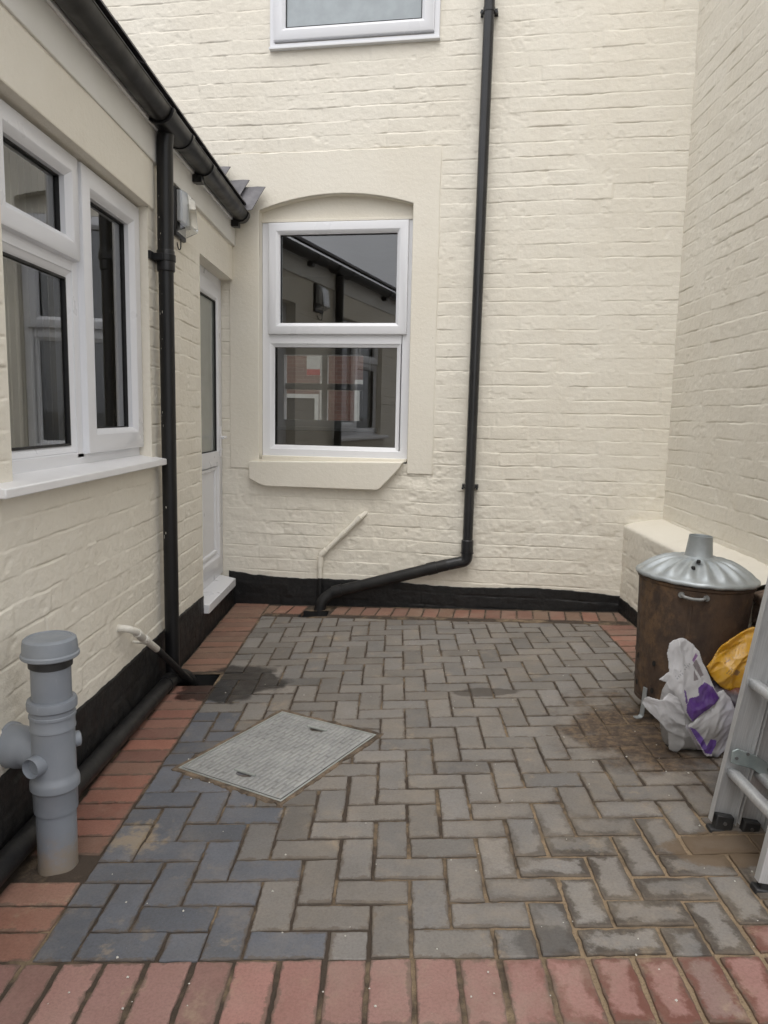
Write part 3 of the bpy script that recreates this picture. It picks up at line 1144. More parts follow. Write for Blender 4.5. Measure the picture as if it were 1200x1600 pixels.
def plinth_mesh(field, a, b, topf, to_xyz, z_of, extra=0.0055, base=-0.12):
    us = np.arange(a, b + 0.004, 0.008)
    us[-1] = b
    top = np.array([topf(x) for x in us]) + 0.006 * vn(us, us * 0, 0.06, 4) + 0.004 * vn(us, us * 0, 0.02, 9)
    ks = np.linspace(0, 1, 40)
    Uq = np.repeat(us[:, None], len(ks) + 1, 1)
    z0 = np.array([z_of(x) for x in us]) + base
    Vq = z0[:, None] + (top - z0)[:, None] * ks[None, :]
    Vq = np.concatenate([Vq, top[:, None]], 1)
    Hq = field(Uq, Vq) * 0.8 + extra + 0.002 * fbm(Uq, Vq, 0.05, 2, 3)
    Hq[:, -1] = -0.02
    return to_xyz(Uq, Vq, Hq)


Pp = plinth_mesh(bf, -1.93, 0.96, ph, lambda U, V, H: np.stack([U, -H, V], -1), lambda u: gz((HF @ Vector((u, 0, 0))).x))
part('plinth', grid_mesh('plinth', Pp), M['black'], house, HF)

# stone sill, broken on the right
poly = [(-1.764, 0.951), (-0.712, 0.977), (-0.735, 0.935), (-0.80, 0.862), (-0.865, 0.795), (-0.885, 0.788), (-1.645, 0.786), (-1.70, 0.803), (-1.764, 0.836)]
mb = MB()
mb.prism(poly, hf_, -0.05, 0.058)
part('sill', mb, M['stone_cream'], house, HF, bev=0.006)
part('sill_fillet', MB().prism([(-1.70, 0.955), (-0.70, 0.972), (-0.70, 0.994), (-1.70, 0.990)], hf_, -0.10, -0.02), M['stone_cream'], house, HF, bev=0.004)

OUT_PROF = lambda w, d0, d1: [(0, d0), (0, d1), (w - 0.006, d1), (w, d1 - 0.006), (w, d0)]


def sash_prof(w, base, proud, back):
    return [(0, back), (0, base), (0.003, base + proud), (0.010, base + proud + 0.003), (w - 0.022, base + proud + 0.003), (w - 0.016, base + proud), (w - 0.004, base + proud - 0.013), (w, base + proud - 0.016), (w, back)]


def bead_prof(w0, w1, base, back):
    return [(w0, back), (w0, base), (w1 - 0.002, base - 0.014), (w1, base - 0.016), (w1, back)]


def pane(rect, off, fn, mat, parent, frame):
    u0_, u1_, v0_, v1_ = rect
    mbp = bpy.data.meshes.new('pane')        # normal towards the yard
    q_ = [Vector(fn(u0_, v0_, off)), Vector(fn(u1_, v0_, off)), Vector(fn(u1_, v1_, off)), Vector(fn(u0_, v1_, off))]
    out_ = Vector(fn(0, 0, 1)) - Vector(fn(0, 0, 0))
    if (q_[1] - q_[0]).cross(q_[3] - q_[0]).dot(out_) < 0:
        q_.reverse()
    mbp.from_pydata([frame @ v for v in q_], [], [(0, 1, 2, 3)])
    return part('pane', mbp, mat, parent, WF, smooth=False)


# lower sash window (casement made to look like a sash)
lw = part('window', MB().sweep((-1.706, -0.696, 0.984, 2.530), OUT_PROF(0.058, -0.13, -0.060), hf_), M['upvc'], house, HF, bev=0.0015)
mb = MB()
mb.sweep((-1.660, -0.722, 1.800, 2.520), sash_prof(0.076, -0.060, 0.018, -0.11), hf_)
part('sash', mb, M['upvc'], lw, HF, angle=25)
mb = MB()
mb.box(-1.655, -0.757, 0.062, 0.12, 1.742, 1.803)
mb.sweep((-1.648, -0.764, 1.040, 1.743), bead_prof(-0.004, 0.024, -0.062, -0.11), hf_)
part('fixed_light', mb, M['upvc'], lw, HF, angle=25, bev=0.001)
mb = MB()
mb.sweep((-1.585, -0.797, 1.875, 2.445), [(-0.003, -0.075), (0.004, -0.075), (0.004, -0.09), (-0.003, -0.09)], hf_)
mb.sweep((-1.626, -0.786, 1.062, 1.721), [(-0.003, -0.082), (0.004, -0.082), (0.004, -0.09), (-0.003, -0.09)], hf_)
part('gasket', mb, M['gasket'], lw, HF)
pane((-1.584, -0.798, 1.876, 2.444), -0.086, hf_, M['glass'], lw, HF)
pane((-1.625, -0.787, 1.063, 1.720), -0.087, hf_, M['glass'], lw, HF)

# upper window
uw = part('window', MB().sweep((-1.628, -0.556, 3.548, 4.70), [(0, -0.01), (0, 0.020), (0.030, 0.020), (0.034, 0.016), (0.034, -0.01)], hf_), M['upvc'], house, HF, bev=0.0015)
part('sash', MB().sweep((-1.605, -0.587, 3.592, 4.66), sash_prof(0.080, 0.016, 0.016, -0.01), hf_), M['upvc'], uw, HF, angle=25)
part('gasket', MB().sweep((-1.526, -0.666, 3.671, 4.58), [(-0.003, 0.017), (0.005, 0.017), (0.005, 0.004), (-0.003, 0.004)], hf_), M['gasket'], uw, HF)
pane((-1.525, -0.667, 3.672, 4.579), 0.008, hf_, M['frost_blue'], uw, HF)
part('window_sill', MB().prism([(-1.632, 3.546), (-0.552, 3.546), (-0.552, 3.560), (-1.632, 3.560)], hf_, 0.0, 0.034), M['upvc_grey'], uw, HF, bev=0.002)

# room behind the lower window with a sash window on its far side
IW = (-2.53, -1.56, 1.16, 1.95)
D0, D1 = 0.135, 3.0
ru0, ru1, rz0, rz1 = -3.2, 0.6, 0.25, 2.72
mb = MB()
def quad(a, b, c, d):
    mb.add([a, b, c, d], [(0, 1, 2, 3)])
quad((ru0, D0, rz0), (ru1, D0, rz0), (ru1, D1, rz0), (ru0, D1, rz0))
quad((ru0, D0, rz1), (ru1, D0, rz1), (ru1, D1, rz1), (ru0, D1, rz1))
quad((ru0, D0, rz0), (ru0, D1, rz0), (ru0, D1, rz1), (ru0, D0, rz1))
quad((ru1, D0, rz0), (ru1, D1, rz0), (ru1, D1, rz1), (ru1, D0, rz1))
for (a, b_, c, d) in ((ru0, IW[0], rz0, rz1), (IW[1], ru1, rz0, rz1), (IW[0], IW[1], rz0, IW[2]), (IW[0], IW[1], IW[3], rz1)):
    quad((a, D1, c), (b_, D1, c), (b_, D1, d), (a, D1, d))
# front lining so no daylight leaks round the frame
for (a, b_, c, d) in ((ru0, a_l, rz0, rz1), (a_r, ru1, rz0, rz1), (a_l, a_r, rz0, 0.96), (a_l, a_r, 2.6, rz1)):
    quad((a, D0, c), (b_, D0, c), (b_, D0, d), (a, D0, d))
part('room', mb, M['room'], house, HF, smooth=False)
iwp = part('inner_window', MB().sweep((IW[0] - 0.02, IW[1] + 0.02, IW[2] - 0.02, IW[3] + 0.02), [(0, -D1 + 0.05), (0, -D1 - 0.06), (0.07, -D1 - 0.06), (0.07, -D1 + 0.05)], hf_), M['white_paint'], house, HF, bev=0.004)
mb = MB()
mb.box(IW[0] + 0.46, IW[0] + 0.52, D1 + 0.0, D1 + 0.05, IW[2] + 0.05, IW[3] - 0.05)
mb.box(IW[0] + 0.05, IW[1] - 0.05, D1 + 0.006, D1 + 0.056, 1.535, 1.60)
part('glazing_bar', mb, M['white_paint'], iwp, HF)
part('inner_sill', MB().box(IW[0] - 0.1, IW[1] + 0.1, D1 - 0.14, D1 - 0.002, IW[2] - 0.06, IW[2] - 0.02), M['white_paint'], iwp, HF, bev=0.004)

# house across the street, seen through that window
far = thing('brick_house', 'red brick house across the street seen through the lower back window', 'house', (-3.5, 9.5, 0), HF)
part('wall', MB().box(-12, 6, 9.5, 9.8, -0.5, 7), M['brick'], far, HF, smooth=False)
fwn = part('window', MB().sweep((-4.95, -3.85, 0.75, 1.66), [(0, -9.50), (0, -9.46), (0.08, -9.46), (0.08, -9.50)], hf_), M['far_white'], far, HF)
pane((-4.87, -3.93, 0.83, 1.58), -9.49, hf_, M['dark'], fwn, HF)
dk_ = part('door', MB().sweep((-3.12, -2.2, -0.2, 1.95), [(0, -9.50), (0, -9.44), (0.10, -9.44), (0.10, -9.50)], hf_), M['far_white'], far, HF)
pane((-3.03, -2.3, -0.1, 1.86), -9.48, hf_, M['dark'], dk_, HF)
sg = thing('sale_board', 'small white and red sale board outside the far window of the back room', 'sign', (-3.0, 6.0, 0), HF)
part('post', MB().box(-2.90, -2.87, 6.0, 6.03, -0.2, 2.14), M['far_white'], sg, HF)
part('board', MB().box(-3.09, -2.88, 5.96, 5.998, 1.84, 2.13), M['far_white'], sg, HF)
part('red_panel', MB().box(-3.085, -2.885, 5.95, 5.958, 1.845, 1.93), simple('red_board_paint', (0.28, 0.03, 0.03)), sg, HF)

# =================================================================== RIGHT WALL
rw = thing('neighbour_wall', 'tall cream painted brick side wall on the right with a low ledge at its foot', 'wall', (XR, 3, 0))
bf2 = BrickField(8, 0.0857, 1.62, 1.0, 5.0, 0.1, 0.0052)
ua = grid_axis(1.9, 4.66, 0.0085)
va = grid_axis(0.45, 4.2, 0.0036)
U, V = np.meshgrid(ua, va, indexing='ij')
H = bf2(U, V)
part('wall', grid_mesh('wall', np.stack([XR - H, U, V], -1)), M['cream'], rw)
mb = MB()
mb.box(XR + 0.004, XR + 0.25, 1.5, 1.9, -0.3, 4.5)
mb.box(XR + 0.004, XR + 0.25, 1.9, 4.60, 4.2, 4.5)
mb.box(XR + 0.03, XR + 0.25, 1.9, 4.60, -0.3, 4.2)
part('upper_wall', mb, M['cream'], rw, smooth=False)
# low ledge (thick footing wall), painted towards the back and bare brick towards the front
bf3 = BrickField(12, 0.0857, 0.02, 1.5, 5.0, 0.2, 0.006, 1.3)
ua = grid_axis(3.02, 4.68, 0.0075)
sp_ = np.linspace(0, 1, 150)
U, S = np.meshgrid(ua, sp_, indexing='ij')
FX = 1.452 + (4.63 - U) * 0.030                # face x
edge = 0.612 - 0.015 * (4.63 - U)
# profile: up the face, round the arris, over the sloping top
zf = -0.12 + (edge + 0.12) * np.clip(S / 0.62, 0, 1)
kk = np.clip((S - 0.62) / 0.38, 0, 1)
Xf = FX + (XR + 0.01 - FX) * kk
Zf = zf + 0.058 * np.sqrt(np.clip(kk, 0, 1))
H = bf3(U, zf) * (1 - sst(kk, 0.0, 0.25)) + 0.006 * fbm(U, kk * 0.25, 0.12, 5, 4)
P = np.stack([Xf - H * (1 - kk), U, Zf + H * kk * 1.2], -1)
part('ledge', grid_mesh('ledge', P), M['cream'], rw)
Pp = plinth_mesh(bf3, 3.02, 4.66, lambda u: 0.158 - 0.02 * (4.63 - u), lambda U, V, H: np.stack([1.452 + (4.63 - U) * 0.030 - H, U, V], -1), lambda u: gz(1.45))
part('plinth', grid_mesh('plinth', Pp), M['black'], rw)
ua = grid_axis(1.2, 3.03, 0.0085)
U, S = np.meshgrid(ua, sp_, indexing='ij')
FX = 1.502 + 0 * U
zf = -0.12 + 0.70 * np.clip(S / 0.72, 0, 1)
kk = np.clip((S - 0.72) / 0.28, 0, 1)
H = 2.2 * bf3(U, zf) * (1 - kk) + 0.02 * fbm(U, zf, 0.12, 5, 4)
P = np.stack([FX + (XR + 0.01 - FX) * kk - H * (1 - kk), U, zf + 0.05 * kk + H * kk], -1)
part('bare_brick_footing', grid_mesh('bare_brick_footing', P), M['raw_brick'], rw)

# =================================================================== LEFT WALL (rear extension)
ext = thing('rear_extension', 'low cream painted brick extension on the left with white window and door', 'building', (XL, 3, 0))
WIN = (2.115, 3.345, 1.058, 2.161)
DOOR = (4.205, 5.30, -0.3, 2.146)
bf4 = BrickField(17, 0.0857, 1.645, 0.5, 5.5, 0.15, 0.0054)
ua = grid_axis(1.1, 5.06, 0.0080, (WIN[0], WIN[1], DOOR[0]))
va = grid_axis(-0.15, 2.42, 0.0036, (WIN[2], WIN[3], DOOR[3]))
U, V = np.meshgrid(ua, va, indexing='ij')
H = bf4(U, V)
smooth_top = 1 - sst(V, 2.10, 2.16) * 0.93      # rendered band under the fascia
H = H * smooth_top * opening_fade(U, V, [WIN, DOOR], 0.02) + (1 - smooth_top) * (0.004 + 0.003 * fbm(U, V, 0.3, 6, 3))
H = H + 0.010 * sst(V, 2.158, 2.163) * sst(U, 3.43, 3.40)
P = np.stack([XL + H, U, V], -1)
part('wall', grid_mesh('wall', P, keep_mask(ua, va, [WIN, DOOR])), M['cream'], ext)
mb = MB()
mb.box(XL - 0.02, XL - 0.004, -9, 1.1, -0.3, 2.5)
mb.box(XL - 0.02, XL - 0.004, 1.1, 5.06, 2.42, 2.56)
part('upper_wall', mb, M['cream'], ext, smooth=False)


def xf(u, v, o):
    return (XL + o, u, v)


# reveals
mb = MB()
y0, y1, z0, z1 = WIN
for a, b_ in (((y0, z0), (y1, z0)), ((y1, z0), (y1, z1)), ((y1, z1), (y0, z1)), ((y0, z1), (y0, z0))):
    mb.add([xf(*a, 0.001 if a[1] < 2.1 or b_[1] < 2.1 else 0.014), xf(*b_, 0.001 if a[1] < 2.1 or b_[1] < 2.1 else 0.014), xf(*b_, -0.13), xf(*a, -0.13)], [(0, 1, 2, 3)])
part('window_reveal', mb, M['cream_smooth'], ext)
mb = MB()
for a, b_ in (((DOOR[0], 0.0), (DOOR[0], DOOR[3])), ((DOOR[0], DOOR[3]), (5.12, DOOR[3]))):
    mb.add([xf(*a, 0.002), xf(*b_, 0.002), xf(*b_, -0.15), xf(*a, -0.15)], [(0, 1, 2, 3)])
part('door_reveal', mb, M['cream_smooth'], ext)
Pp = plinth_mesh(bf4, 1.1, 4.205, lambda u: 0.222 - 0.006 * (u - 2.5) + 0.006 * math.sin(u * 4), lambda U, V, H: np.stack([XL + H, U, V], -1), lambda u: gz(XL))
part('plinth', grid_mesh('plinth', Pp), M['black'], ext)
Pp = plinth_mesh(bf4, 4.2, 5.06, lambda u: 0.10, lambda U, V, H: np.stack([XL + H - 0.004, U, V], -1), lambda u: gz(XL))
part('door_plinth', grid_mesh('door_plinth', Pp), M['black'], ext)

# fascia board, lip and soffit strip
mb = MB()
mb.box(XL - 0.01, XL + 0.022, -9, 5.03, 2.362, 2.565)
part('fascia', mb, M['board'], ext, bev=0.003)
part('fascia_lip', MB().box(XL + 0.0225, XL + 0.036, -9, 4.98, 2.497, 2.512), M['white_paint'], ext, bev=0.002)

# roof: battened slates rising away from the yard at 28 degrees
rf = MB()
pit = math.tan(R(28))
for c in range(9):
    xa, xb = -0.985 - c * 0.24, -0.985 - (c + 1) * 0.24 - 0.05
    za, zb = 2.585 + c * 0.24 * pit, 2.585 + (c * 0.24 + 0.29) * pit - 0.012
    yv = -9.0 + (c % 2) * 0.15
    while yv < 4.98:
        w = 0.30
        d = random.uniform(0, 0.004)
        ye = min(yv + w - 0.004, 4.99)
        rf.add([(xa, yv, za + d), (xa, ye, za + d), (xb, ye, zb + d), (xb, yv, zb + d), (xa, yv, za + d + 0.008), (xa, ye, za + d + 0.008), (xb, ye, zb + d + 0.008), (xb, yv, zb + d + 0.008)],
               [(0, 1, 2, 3), (4, 5, 6, 7), (0, 1, 5, 4), (1, 2, 6, 5), (2, 3, 7, 6), (3, 0, 4, 7)])
        yv += w
roof = part('roof', rf, M['slate'], ext, smooth=False)
mb = MB()
mb.add([(-1.0, -9, 2.575), (-1.0, 5.0, 2.575), (-3.2, 5.3, 2.575 + 2.2 * pit), (-3.2, -9, 2.575 + 2.2 * pit)], [(0, 1, 2, 3)])
part('roof_deck', mb, M['dark'], ext)
# slate listings cut into the back wall along the roof slope
mb = MB()
for (tx, tz, w, h) in ((-1.645, 2.715, 0.20, 0.165), (-1.752, 2.760, 0.17, 0.16), (-1.880, 2.846, 0.19, 0.17), (-2.0, 2.915, 0.20, 0.18)):
    pl4 = [(tx - w, tz - h - 0.02), (tx - 0.055, tz - h), (tx - 0.018, tz - 0.05), (tx, tz), (tx - 0.05, tz + 0.004), (tx - w, tz - 0.002)]
    o = len(mb.v)
    vs = []
    for dz_ in (0.0, 0.008):
        for (u_, v_) in pl4:
            k_ = (tz - v_) / h
            vs.append((u_, -0.05 - 0.10 * k_ - dz_, v_))
    nn = len(pl4)
    mb.add(vs, [tuple(range(nn)), tuple(range(2 * nn - 1, nn - 1, -1))] + [(i, nn + i, nn + (i + 1) % nn, (i + 1) % nn) for i in range(nn)])
part('slate_flashing', mb, M['slate'], roof, HF, smooth=False)

# window of the extension (plane recessed 55 mm)
S0 = -0.055
ew = part('window', MB().sweep((WIN[0], WIN[1] - 0.002, 1.072, WIN[3]), OUT_PROF(0.050, -0.12, S0), xf), M['upvc'], ext, bev=0.0015)
mb = MB()
mb.box(XL - 0.12, XL + S0, 2.690, 2.745, 1.10, 2.13)
mb.box(XL - 0.12, XL + S0 - 0.001, 2.15, 2.70, 1.762, 1.812)
part('mullion', mb, M['upvc'], ew, bev=0.002)
va_ = part('vent_sash', MB().sweep((2.148, 2.716, 1.798, 2.150), sash_prof(0.078, S0, 0.022, -0.11), xf), M['upvc'], ew, angle=25)
part('casement', MB().sweep((2.738, 3.338, 1.112, 2.152), sash_prof(0.092, S0, 0.022, -0.11), xf), M['upvc'], ew, angle=25)
part('fixed_light', MB().sweep((2.165, 2.690, 1.122, 1.762), bead_prof(0.0, 0.028, S0 - 0.004, -0.11), xf), M['upvc'], ew, angle=25)
mb = MB()
for rc in ((2.226, 2.638, 1.876, 2.072), (2.830, 3.246, 1.204, 2.060), (2.193, 2.662, 1.150, 1.734)):
    mb.sweep(rc, [(-0.003, S0 - 0.012), (0.004, S0 - 0.012), (0.004, S0 - 0.03), (-0.003, S0 - 0.03)], xf)
part('gasket', mb, M['gasket'], ew)
for rc in ((2.226, 2.638, 1.876, 2.072), (2.830, 3.246, 1.204, 2.060), (2.193, 2.662, 1.150, 1.734)):
    pane(rc, S0 - 0.022, xf, M['glass_side'], ew, WF)
part('window_sill', MB().add([(XL - 0.06, 1.98, 1.078), (XL + 0.052, 1.98, 1.058), (XL + 0.052, 1.98, 1.030), (XL - 0.06, 1.98, 1.030), (XL - 0.06, 3.40, 1.078), (XL + 0.052, 3.40, 1.058), (XL + 0.052, 3.40, 1.030), (XL - 0.06, 3.40, 1.030)],
     [(0, 1, 2, 3), (7, 6, 5, 4), (0, 4, 5, 1), (1, 5, 6, 2), (2, 6, 7, 3), (3, 7, 4, 0)]), M['white_paint'], ew, bev=0.004)
# dim room behind it
mb = MB()
for f in ([(-1.235, 1.9, .3), (-1.235, 3.6, .3), (-3.4, 3.6, .3), (-3.4, 1.9, .3)], [(-1.235, 1.5, 2.3), (-1.235, 3.9, 2.3), (-3.4, 3.9, 2.3), (-3.4, 1.5, 2.3)],
          [(-3.4, 1.5, .3), (-3.4, 3.9, .3), (-3.4, 3.9, 2.3), (-3.4, 1.5, 2.3)], [(-1.235, 3.9, .3), (-3.4, 3.9, .3), (-3.4, 3.9, 2.3), (-1.235, 3.9, 2.3)], [(-1.235, 1.5, .3), (-3.4, 1.5, .3), (-3.4, 1.5, 2.3), (-1.235, 1.5, 2.3)]):
    mb.add(f, [(0, 1, 2, 3)])
for (a, b_, c, d) in ((1.5, WIN[0], .3, 2.3), (WIN[1], 3.9, .3, 2.3), (WIN[0], WIN[1], .3, WIN[2]), (WIN[0], WIN[1], WIN[3], 2.3)):
    mb.add([(-1.236, a, c), (-1.236, b_, c), (-1.236, b_, d), (-1.236, a, d)], [(0, 1, 2, 3)])
part('room', mb, M['room_pale'], ext, smooth=False)
mb = MB()
zig = []
for i in range(90):
    zig.append((-1.33 + 0.018 * math.sin(i * 0.9), 2.32 + i * 0.0070))
vs = [(p[0], p[1], 0.9) for p in zig] + [(p[0], p[1], 2.2) for p in zig]
mb.add(vs, [(i, i + 1, 91 + i, 90 + i) for i in range(89)])
part('curtain', mb, M['curtain'], ext)
mb = MB()
zig = [(-1.33 + 0.018 * math.sin(i * 0.9), 3.50 + i * 0.0055) for i in range(60)]
mb.add([(p[0], p[1], 0.9) for p in zig] + [(p[0], p[1], 2.2) for p in zig], [(i, i + 1, 61 + i, 60 + i) for i in range(59)])
part('curtain', mb, M['curtain'], ext)

# door
DX = -0.08
dr = part('door', MB().sweep((4.205, 5.047, 0.165, 2.146), OUT_PROF(0.062, -0.14, DX), xf), M['upvc'], ext, bev=0.0015)
mb = MB()
mb.sweep((4.262, 4.992, 0.222, 2.090), sash_prof(0.105, DX, 0.010, -0.13), xf)
mb.box(XL - 0.13, XL + DX + 0.013, 4.34, 4.91, 0.925, 1.02)
mb.box(XL - 0.13, XL + DX - 0.008, 4.34, 4.91, 0.30, 0.95)
mb.sweep((4.375, 4.875, 0.335, 0.915), [(0, DX - 0.008), (0, DX + 0.004), (0.018, DX + 0.004), (0.026, DX - 0.006), (0.026, DX - 0.01)], xf)
part('leaf', mb, M['upvc'], dr, bev=0.002, angle=25)
part('gasket', MB().sweep((4.366, 4.888, 1.02, 1.985), [(-0.003, DX + 0.002), (0.005, DX + 0.002), (0.005, DX - 0.02), (-0.003, DX - 0.02)], xf), M['gasket'], dr)
pane((4.367, 4.887, 1.02, 1.985), DX - 0.010, xf, M['frost_green'], dr, WF)
mb = MB()
mb.box(XL + DX + 0.013, XL + DX + 0.021, 4.925, 4.955, 0.98, 1.18)
mb.tube(fillet([(XL + DX + 0.02, 4.94, 1.11), (XL + DX + 0.055, 4.94, 1.11), (XL + DX + 0.055, 4.84, 1.11)], 0.02), 0.009, 12)
mb.tube([(XL + DX + 0.021, 4.94, 1.03), (XL + DX + 0.027, 4.94, 1.03)], 0.008, 12)
part('handle', mb, M['white_paint'], dr, bev=0.002)
part('threshold', MB().add([(XL - 0.15, 4.208, 0.172), (XL + 0.035, 4.208, 0.150), (XL + 0.035, 4.208, 0.098), (XL - 0.15, 4.208, 0.098), (XL - 0.15, 5.0, 0.172), (XL + 0.035, 4.93, 0.150), (XL + 0.035, 4.93, 0.098), (XL - 0.15, 5.0, 0.098)],
     [(0, 1, 2, 3), (7, 6, 5, 4), (0, 4, 5, 1), (1, 5, 6, 2), (2, 6, 7, 3), (3, 7, 4, 0)]), M['upvc'], dr, bev=0.003)

# =================================================================== GUTTER with its downpipe
gt = thing('roof_gutter', 'black half round gutter with its downpipe along the left extension eaves', 'gutter', (-1.03, 3.45, 0))
GX, GZ, GR = -1.032, 2.545, 0.054
mb = MB()


def half(yv, r):
    return [(GX + r * math.cos(a), yv, GZ + r * math.sin(a)) for a in [math.pi + math.pi * k / 14 for k in range(15)]]


def trough(ya, yb, ro, ri):
    o_, i_ = half(ya, ro), half(ya, ri)
    o2, i2 = half(yb, ro), half(yb, ri)
    n_ = 15
    vs = o_ + i_ + o2 + i2
    fs = []
    for k in range(14):
        fs += [(k, k + 1, 2 * n_ + k + 1, 2 * n_ + k), (n_ + k, n_ + k + 1, 3 * n_ + k + 1, 3 * n_ + k), (k, k + 1, n_ + k + 1, n_ + k), (2 * n_ + k, 2 * n_ + k + 1, 3 * n_ + k + 1, 3 * n_ + k)]
    fs += [(0, n_, 3 * n_, 2 * n_), (14, n_ + 14, 3 * n_ + 14, 2 * n_ + 14)]
    return vs, fs


mb.add(*trough(-9, 4.95, GR, GR - 0.003))
part('trough', mb, M['gutter'], gt)
mb = MB()
mb.tube([(GX + GR - 0.001, -9, GZ), (GX + GR - 0.001, 4.95, GZ)], 0.004, 8)
part('rolled_edge', mb, M['gutter'], gt)
for yv in (1.0, 2.2, 4.02, 4.92):
    mb = MB()
    mb.add(*trough(yv - 0.028, yv + 0.028, GR + 0.007, GR + 0.0005))
    mb.box(XL + 0.0225, XL + 0.034, yv - 0.02, yv + 0.02, GZ - 0.085, GZ + 0.01)
    mb.box(XL + 0.03, GX - 0.005, yv - 0.026, yv + 0.026, GZ - 0.088, GZ - 0.040)
    part('bracket', mb, M['pipe_black'], gt, bev=0.002)
mb = MB()
mb.add(*trough(3.30, 3.60, GR + 0.007, GR + 0.001))
mb.add(*trough(3.285, 3.315, GR + 0.012, GR + 0.001))
mb.add(*trough(3.585, 3.615, GR + 0.012, GR + 0.001))
part('outlet', mb, M['pipe_black'], gt, bev=0.0015)
mb = MB()
e_ = half(4.95, GR + 0.004)
mb.prism([(p[0], p[2]) for p in e_], lambda u, v, o: (u, o, v), 4.948, 4.958)
part('end_cap', mb, M['gutter'], gt)
PXD, PYD = -1.057, 3.43
mb = MB()
mb.tube([(PXD, PYD, 0.02), (PXD, PYD, 1.955)], 0.0335, 24)
mb.tube([(PXD, PYD, 1.955), (PXD + 0.004, PYD, 2.44), (PXD + 0.012, PYD, 2.512)], 0.036, 24)
mb.tube([(PXD, PYD, 1.90), (PXD, PYD, 1.905), (PXD, PYD, 1.99), (PXD, PYD, 1.995)], [0.036, 0.040, 0.040, 0.037], 24)
dpp = part('downpipe', mb, M['pipe_black'], gt)
mb = MB()
mb.tube([(PXD, PYD, 1.945), (PXD, PYD, 1.975)], 0.044, 24)
mb.box(XL, XL + 0.012, PYD - 0.085, PYD + 0.085, 1.942, 1.978)
mb.box(XL + 0.01, PXD, PYD - 0.045, PYD - 0.03, 1.945, 1.975)
part('pipe_clip', mb, M['pipe_black'], dpp, bev=0.002)
for (zz_, w, h) in ((2.13, .006, .014), (2.06, .005, .010), (1.80, .004, .006), (1.72, .005, .012), (1.60, .004, .008), (1.27, .009, .020), (1.21, .010, .024), (0.83, .008, .020), (0.71, .006, .02), (2.22, .005, .01), (1.90, .004, .007)):
    for q in range(2):
        a = R(250 + random.uniform(-18, 12) - 20 * q)
        rr = 0.0362 if zz_ > 1.955 else 0.0338
        z_ = zz_ + q * random.uniform(-0.05, 0.05)
        da = w / rr * (0.6 + 0.5 * random.random())
        hh = h * (0.5 + 0.6 * random.random())
        pts = [(PXD + rr * math.cos(a + s1 * da * 0.5 * random.uniform(0.5, 1)), PYD + rr * math.sin(a + s1 * da * 0.5), z_ + s2 * hh * 0.5 * random.uniform(0.4, 1)) for s1, s2 in ((-1, -1), (1, -1), (1, 1), (-1, 1))]
        mb = MB().add(pts, [(0, 1, 2, 3)])
        part('paint_flake', mb, M['chip'], dpp, smooth=False)

# =================================================================== BACK DOWNPIPE
bd = thing('downpipe', 'long black downpipe on the back wall slanting to the gully at its foot', 'pipe', (-0.27, -0.06, 0), HF)
tp = lambda z: -0.2745 + 0.0045 * (z - 0.4)
mb = MB()
mb.tube([(tp(0.44), -0.058, 0.44), (tp(6), -0.058, 6.0)], 0.0325, 24)
pipe = part('pipe', mb, M['pipe_gloss'], bd, HF)
for zc in (0.836, 3.67):
    mb = MB()
    c = tp(zc)
    mb.tube([(c, -0.058, zc - 0.012), (c, -0.058, zc + 0.012)], 0.036, 24)
    mb.box(c - 0.052, c + 0.052, -0.012, 0.004, zc - 0.012, zc + 0.012)
    mb.box(c - 0.050, c - 0.03, -0.05, -0.006, zc - 0.010, zc + 0.010)
    mb.box(c + 0.03, c + 0.050, -0.05, -0.006, zc - 0.010, zc + 0.010)
    for s_ in (-1, 1):
        mb.tube([(c + s_ * 0.045, -0.048, zc - 0.012), (c + s_ * 0.045, -0.066, zc - 0.012)], 0.0075, 10)
    part('pipe_clip', mb, M['pipe_gloss'], bd, HF)
mb = MB()
mb.tube([(tp(0.4), -0.058, 0.405), (tp(0.4), -0.058, 0.41), (tp(0.4), -0.058, 0.485), (tp(0.4), -0.058, 0.49)], [0.034, 0.0395, 0.0395, 0.034], 24)
mb.tube([(tp(0.4), -0.058, 0.405), (tp(0.4), -0.058, 0.40)], [0.043, 0.043], 24)
mb.tube(fillet([(tp(0.4), -0.058, 0.42), (tp(0.35), -0.058, 0.350), (-0.42, -0.058, 0.312)], 0.055, 10), 0.0375, 24)
part('elbow', mb, M['pipe_gloss'], bd, HF)
mb = MB()
mb.tube(fillet([(-0.40, -0.058, 0.318), (-1.17, -0.075, 0.085), (-1.235, -0.10, 0.03), (-1.262, -0.125, -0.14)], 0.05, 8), 0.0385, 24)
mb.tube([(-0.47, -0.059, 0.297), (-0.53, -0.0605, 0.279)], 0.0415, 24)
mb.tube([(-1.10, -0.072, 0.107), (-1.165, -0.076, 0.088)], 0.043, 24)
part('slanting_pipe', mb, M['pipe_dusty'], bd, HF)

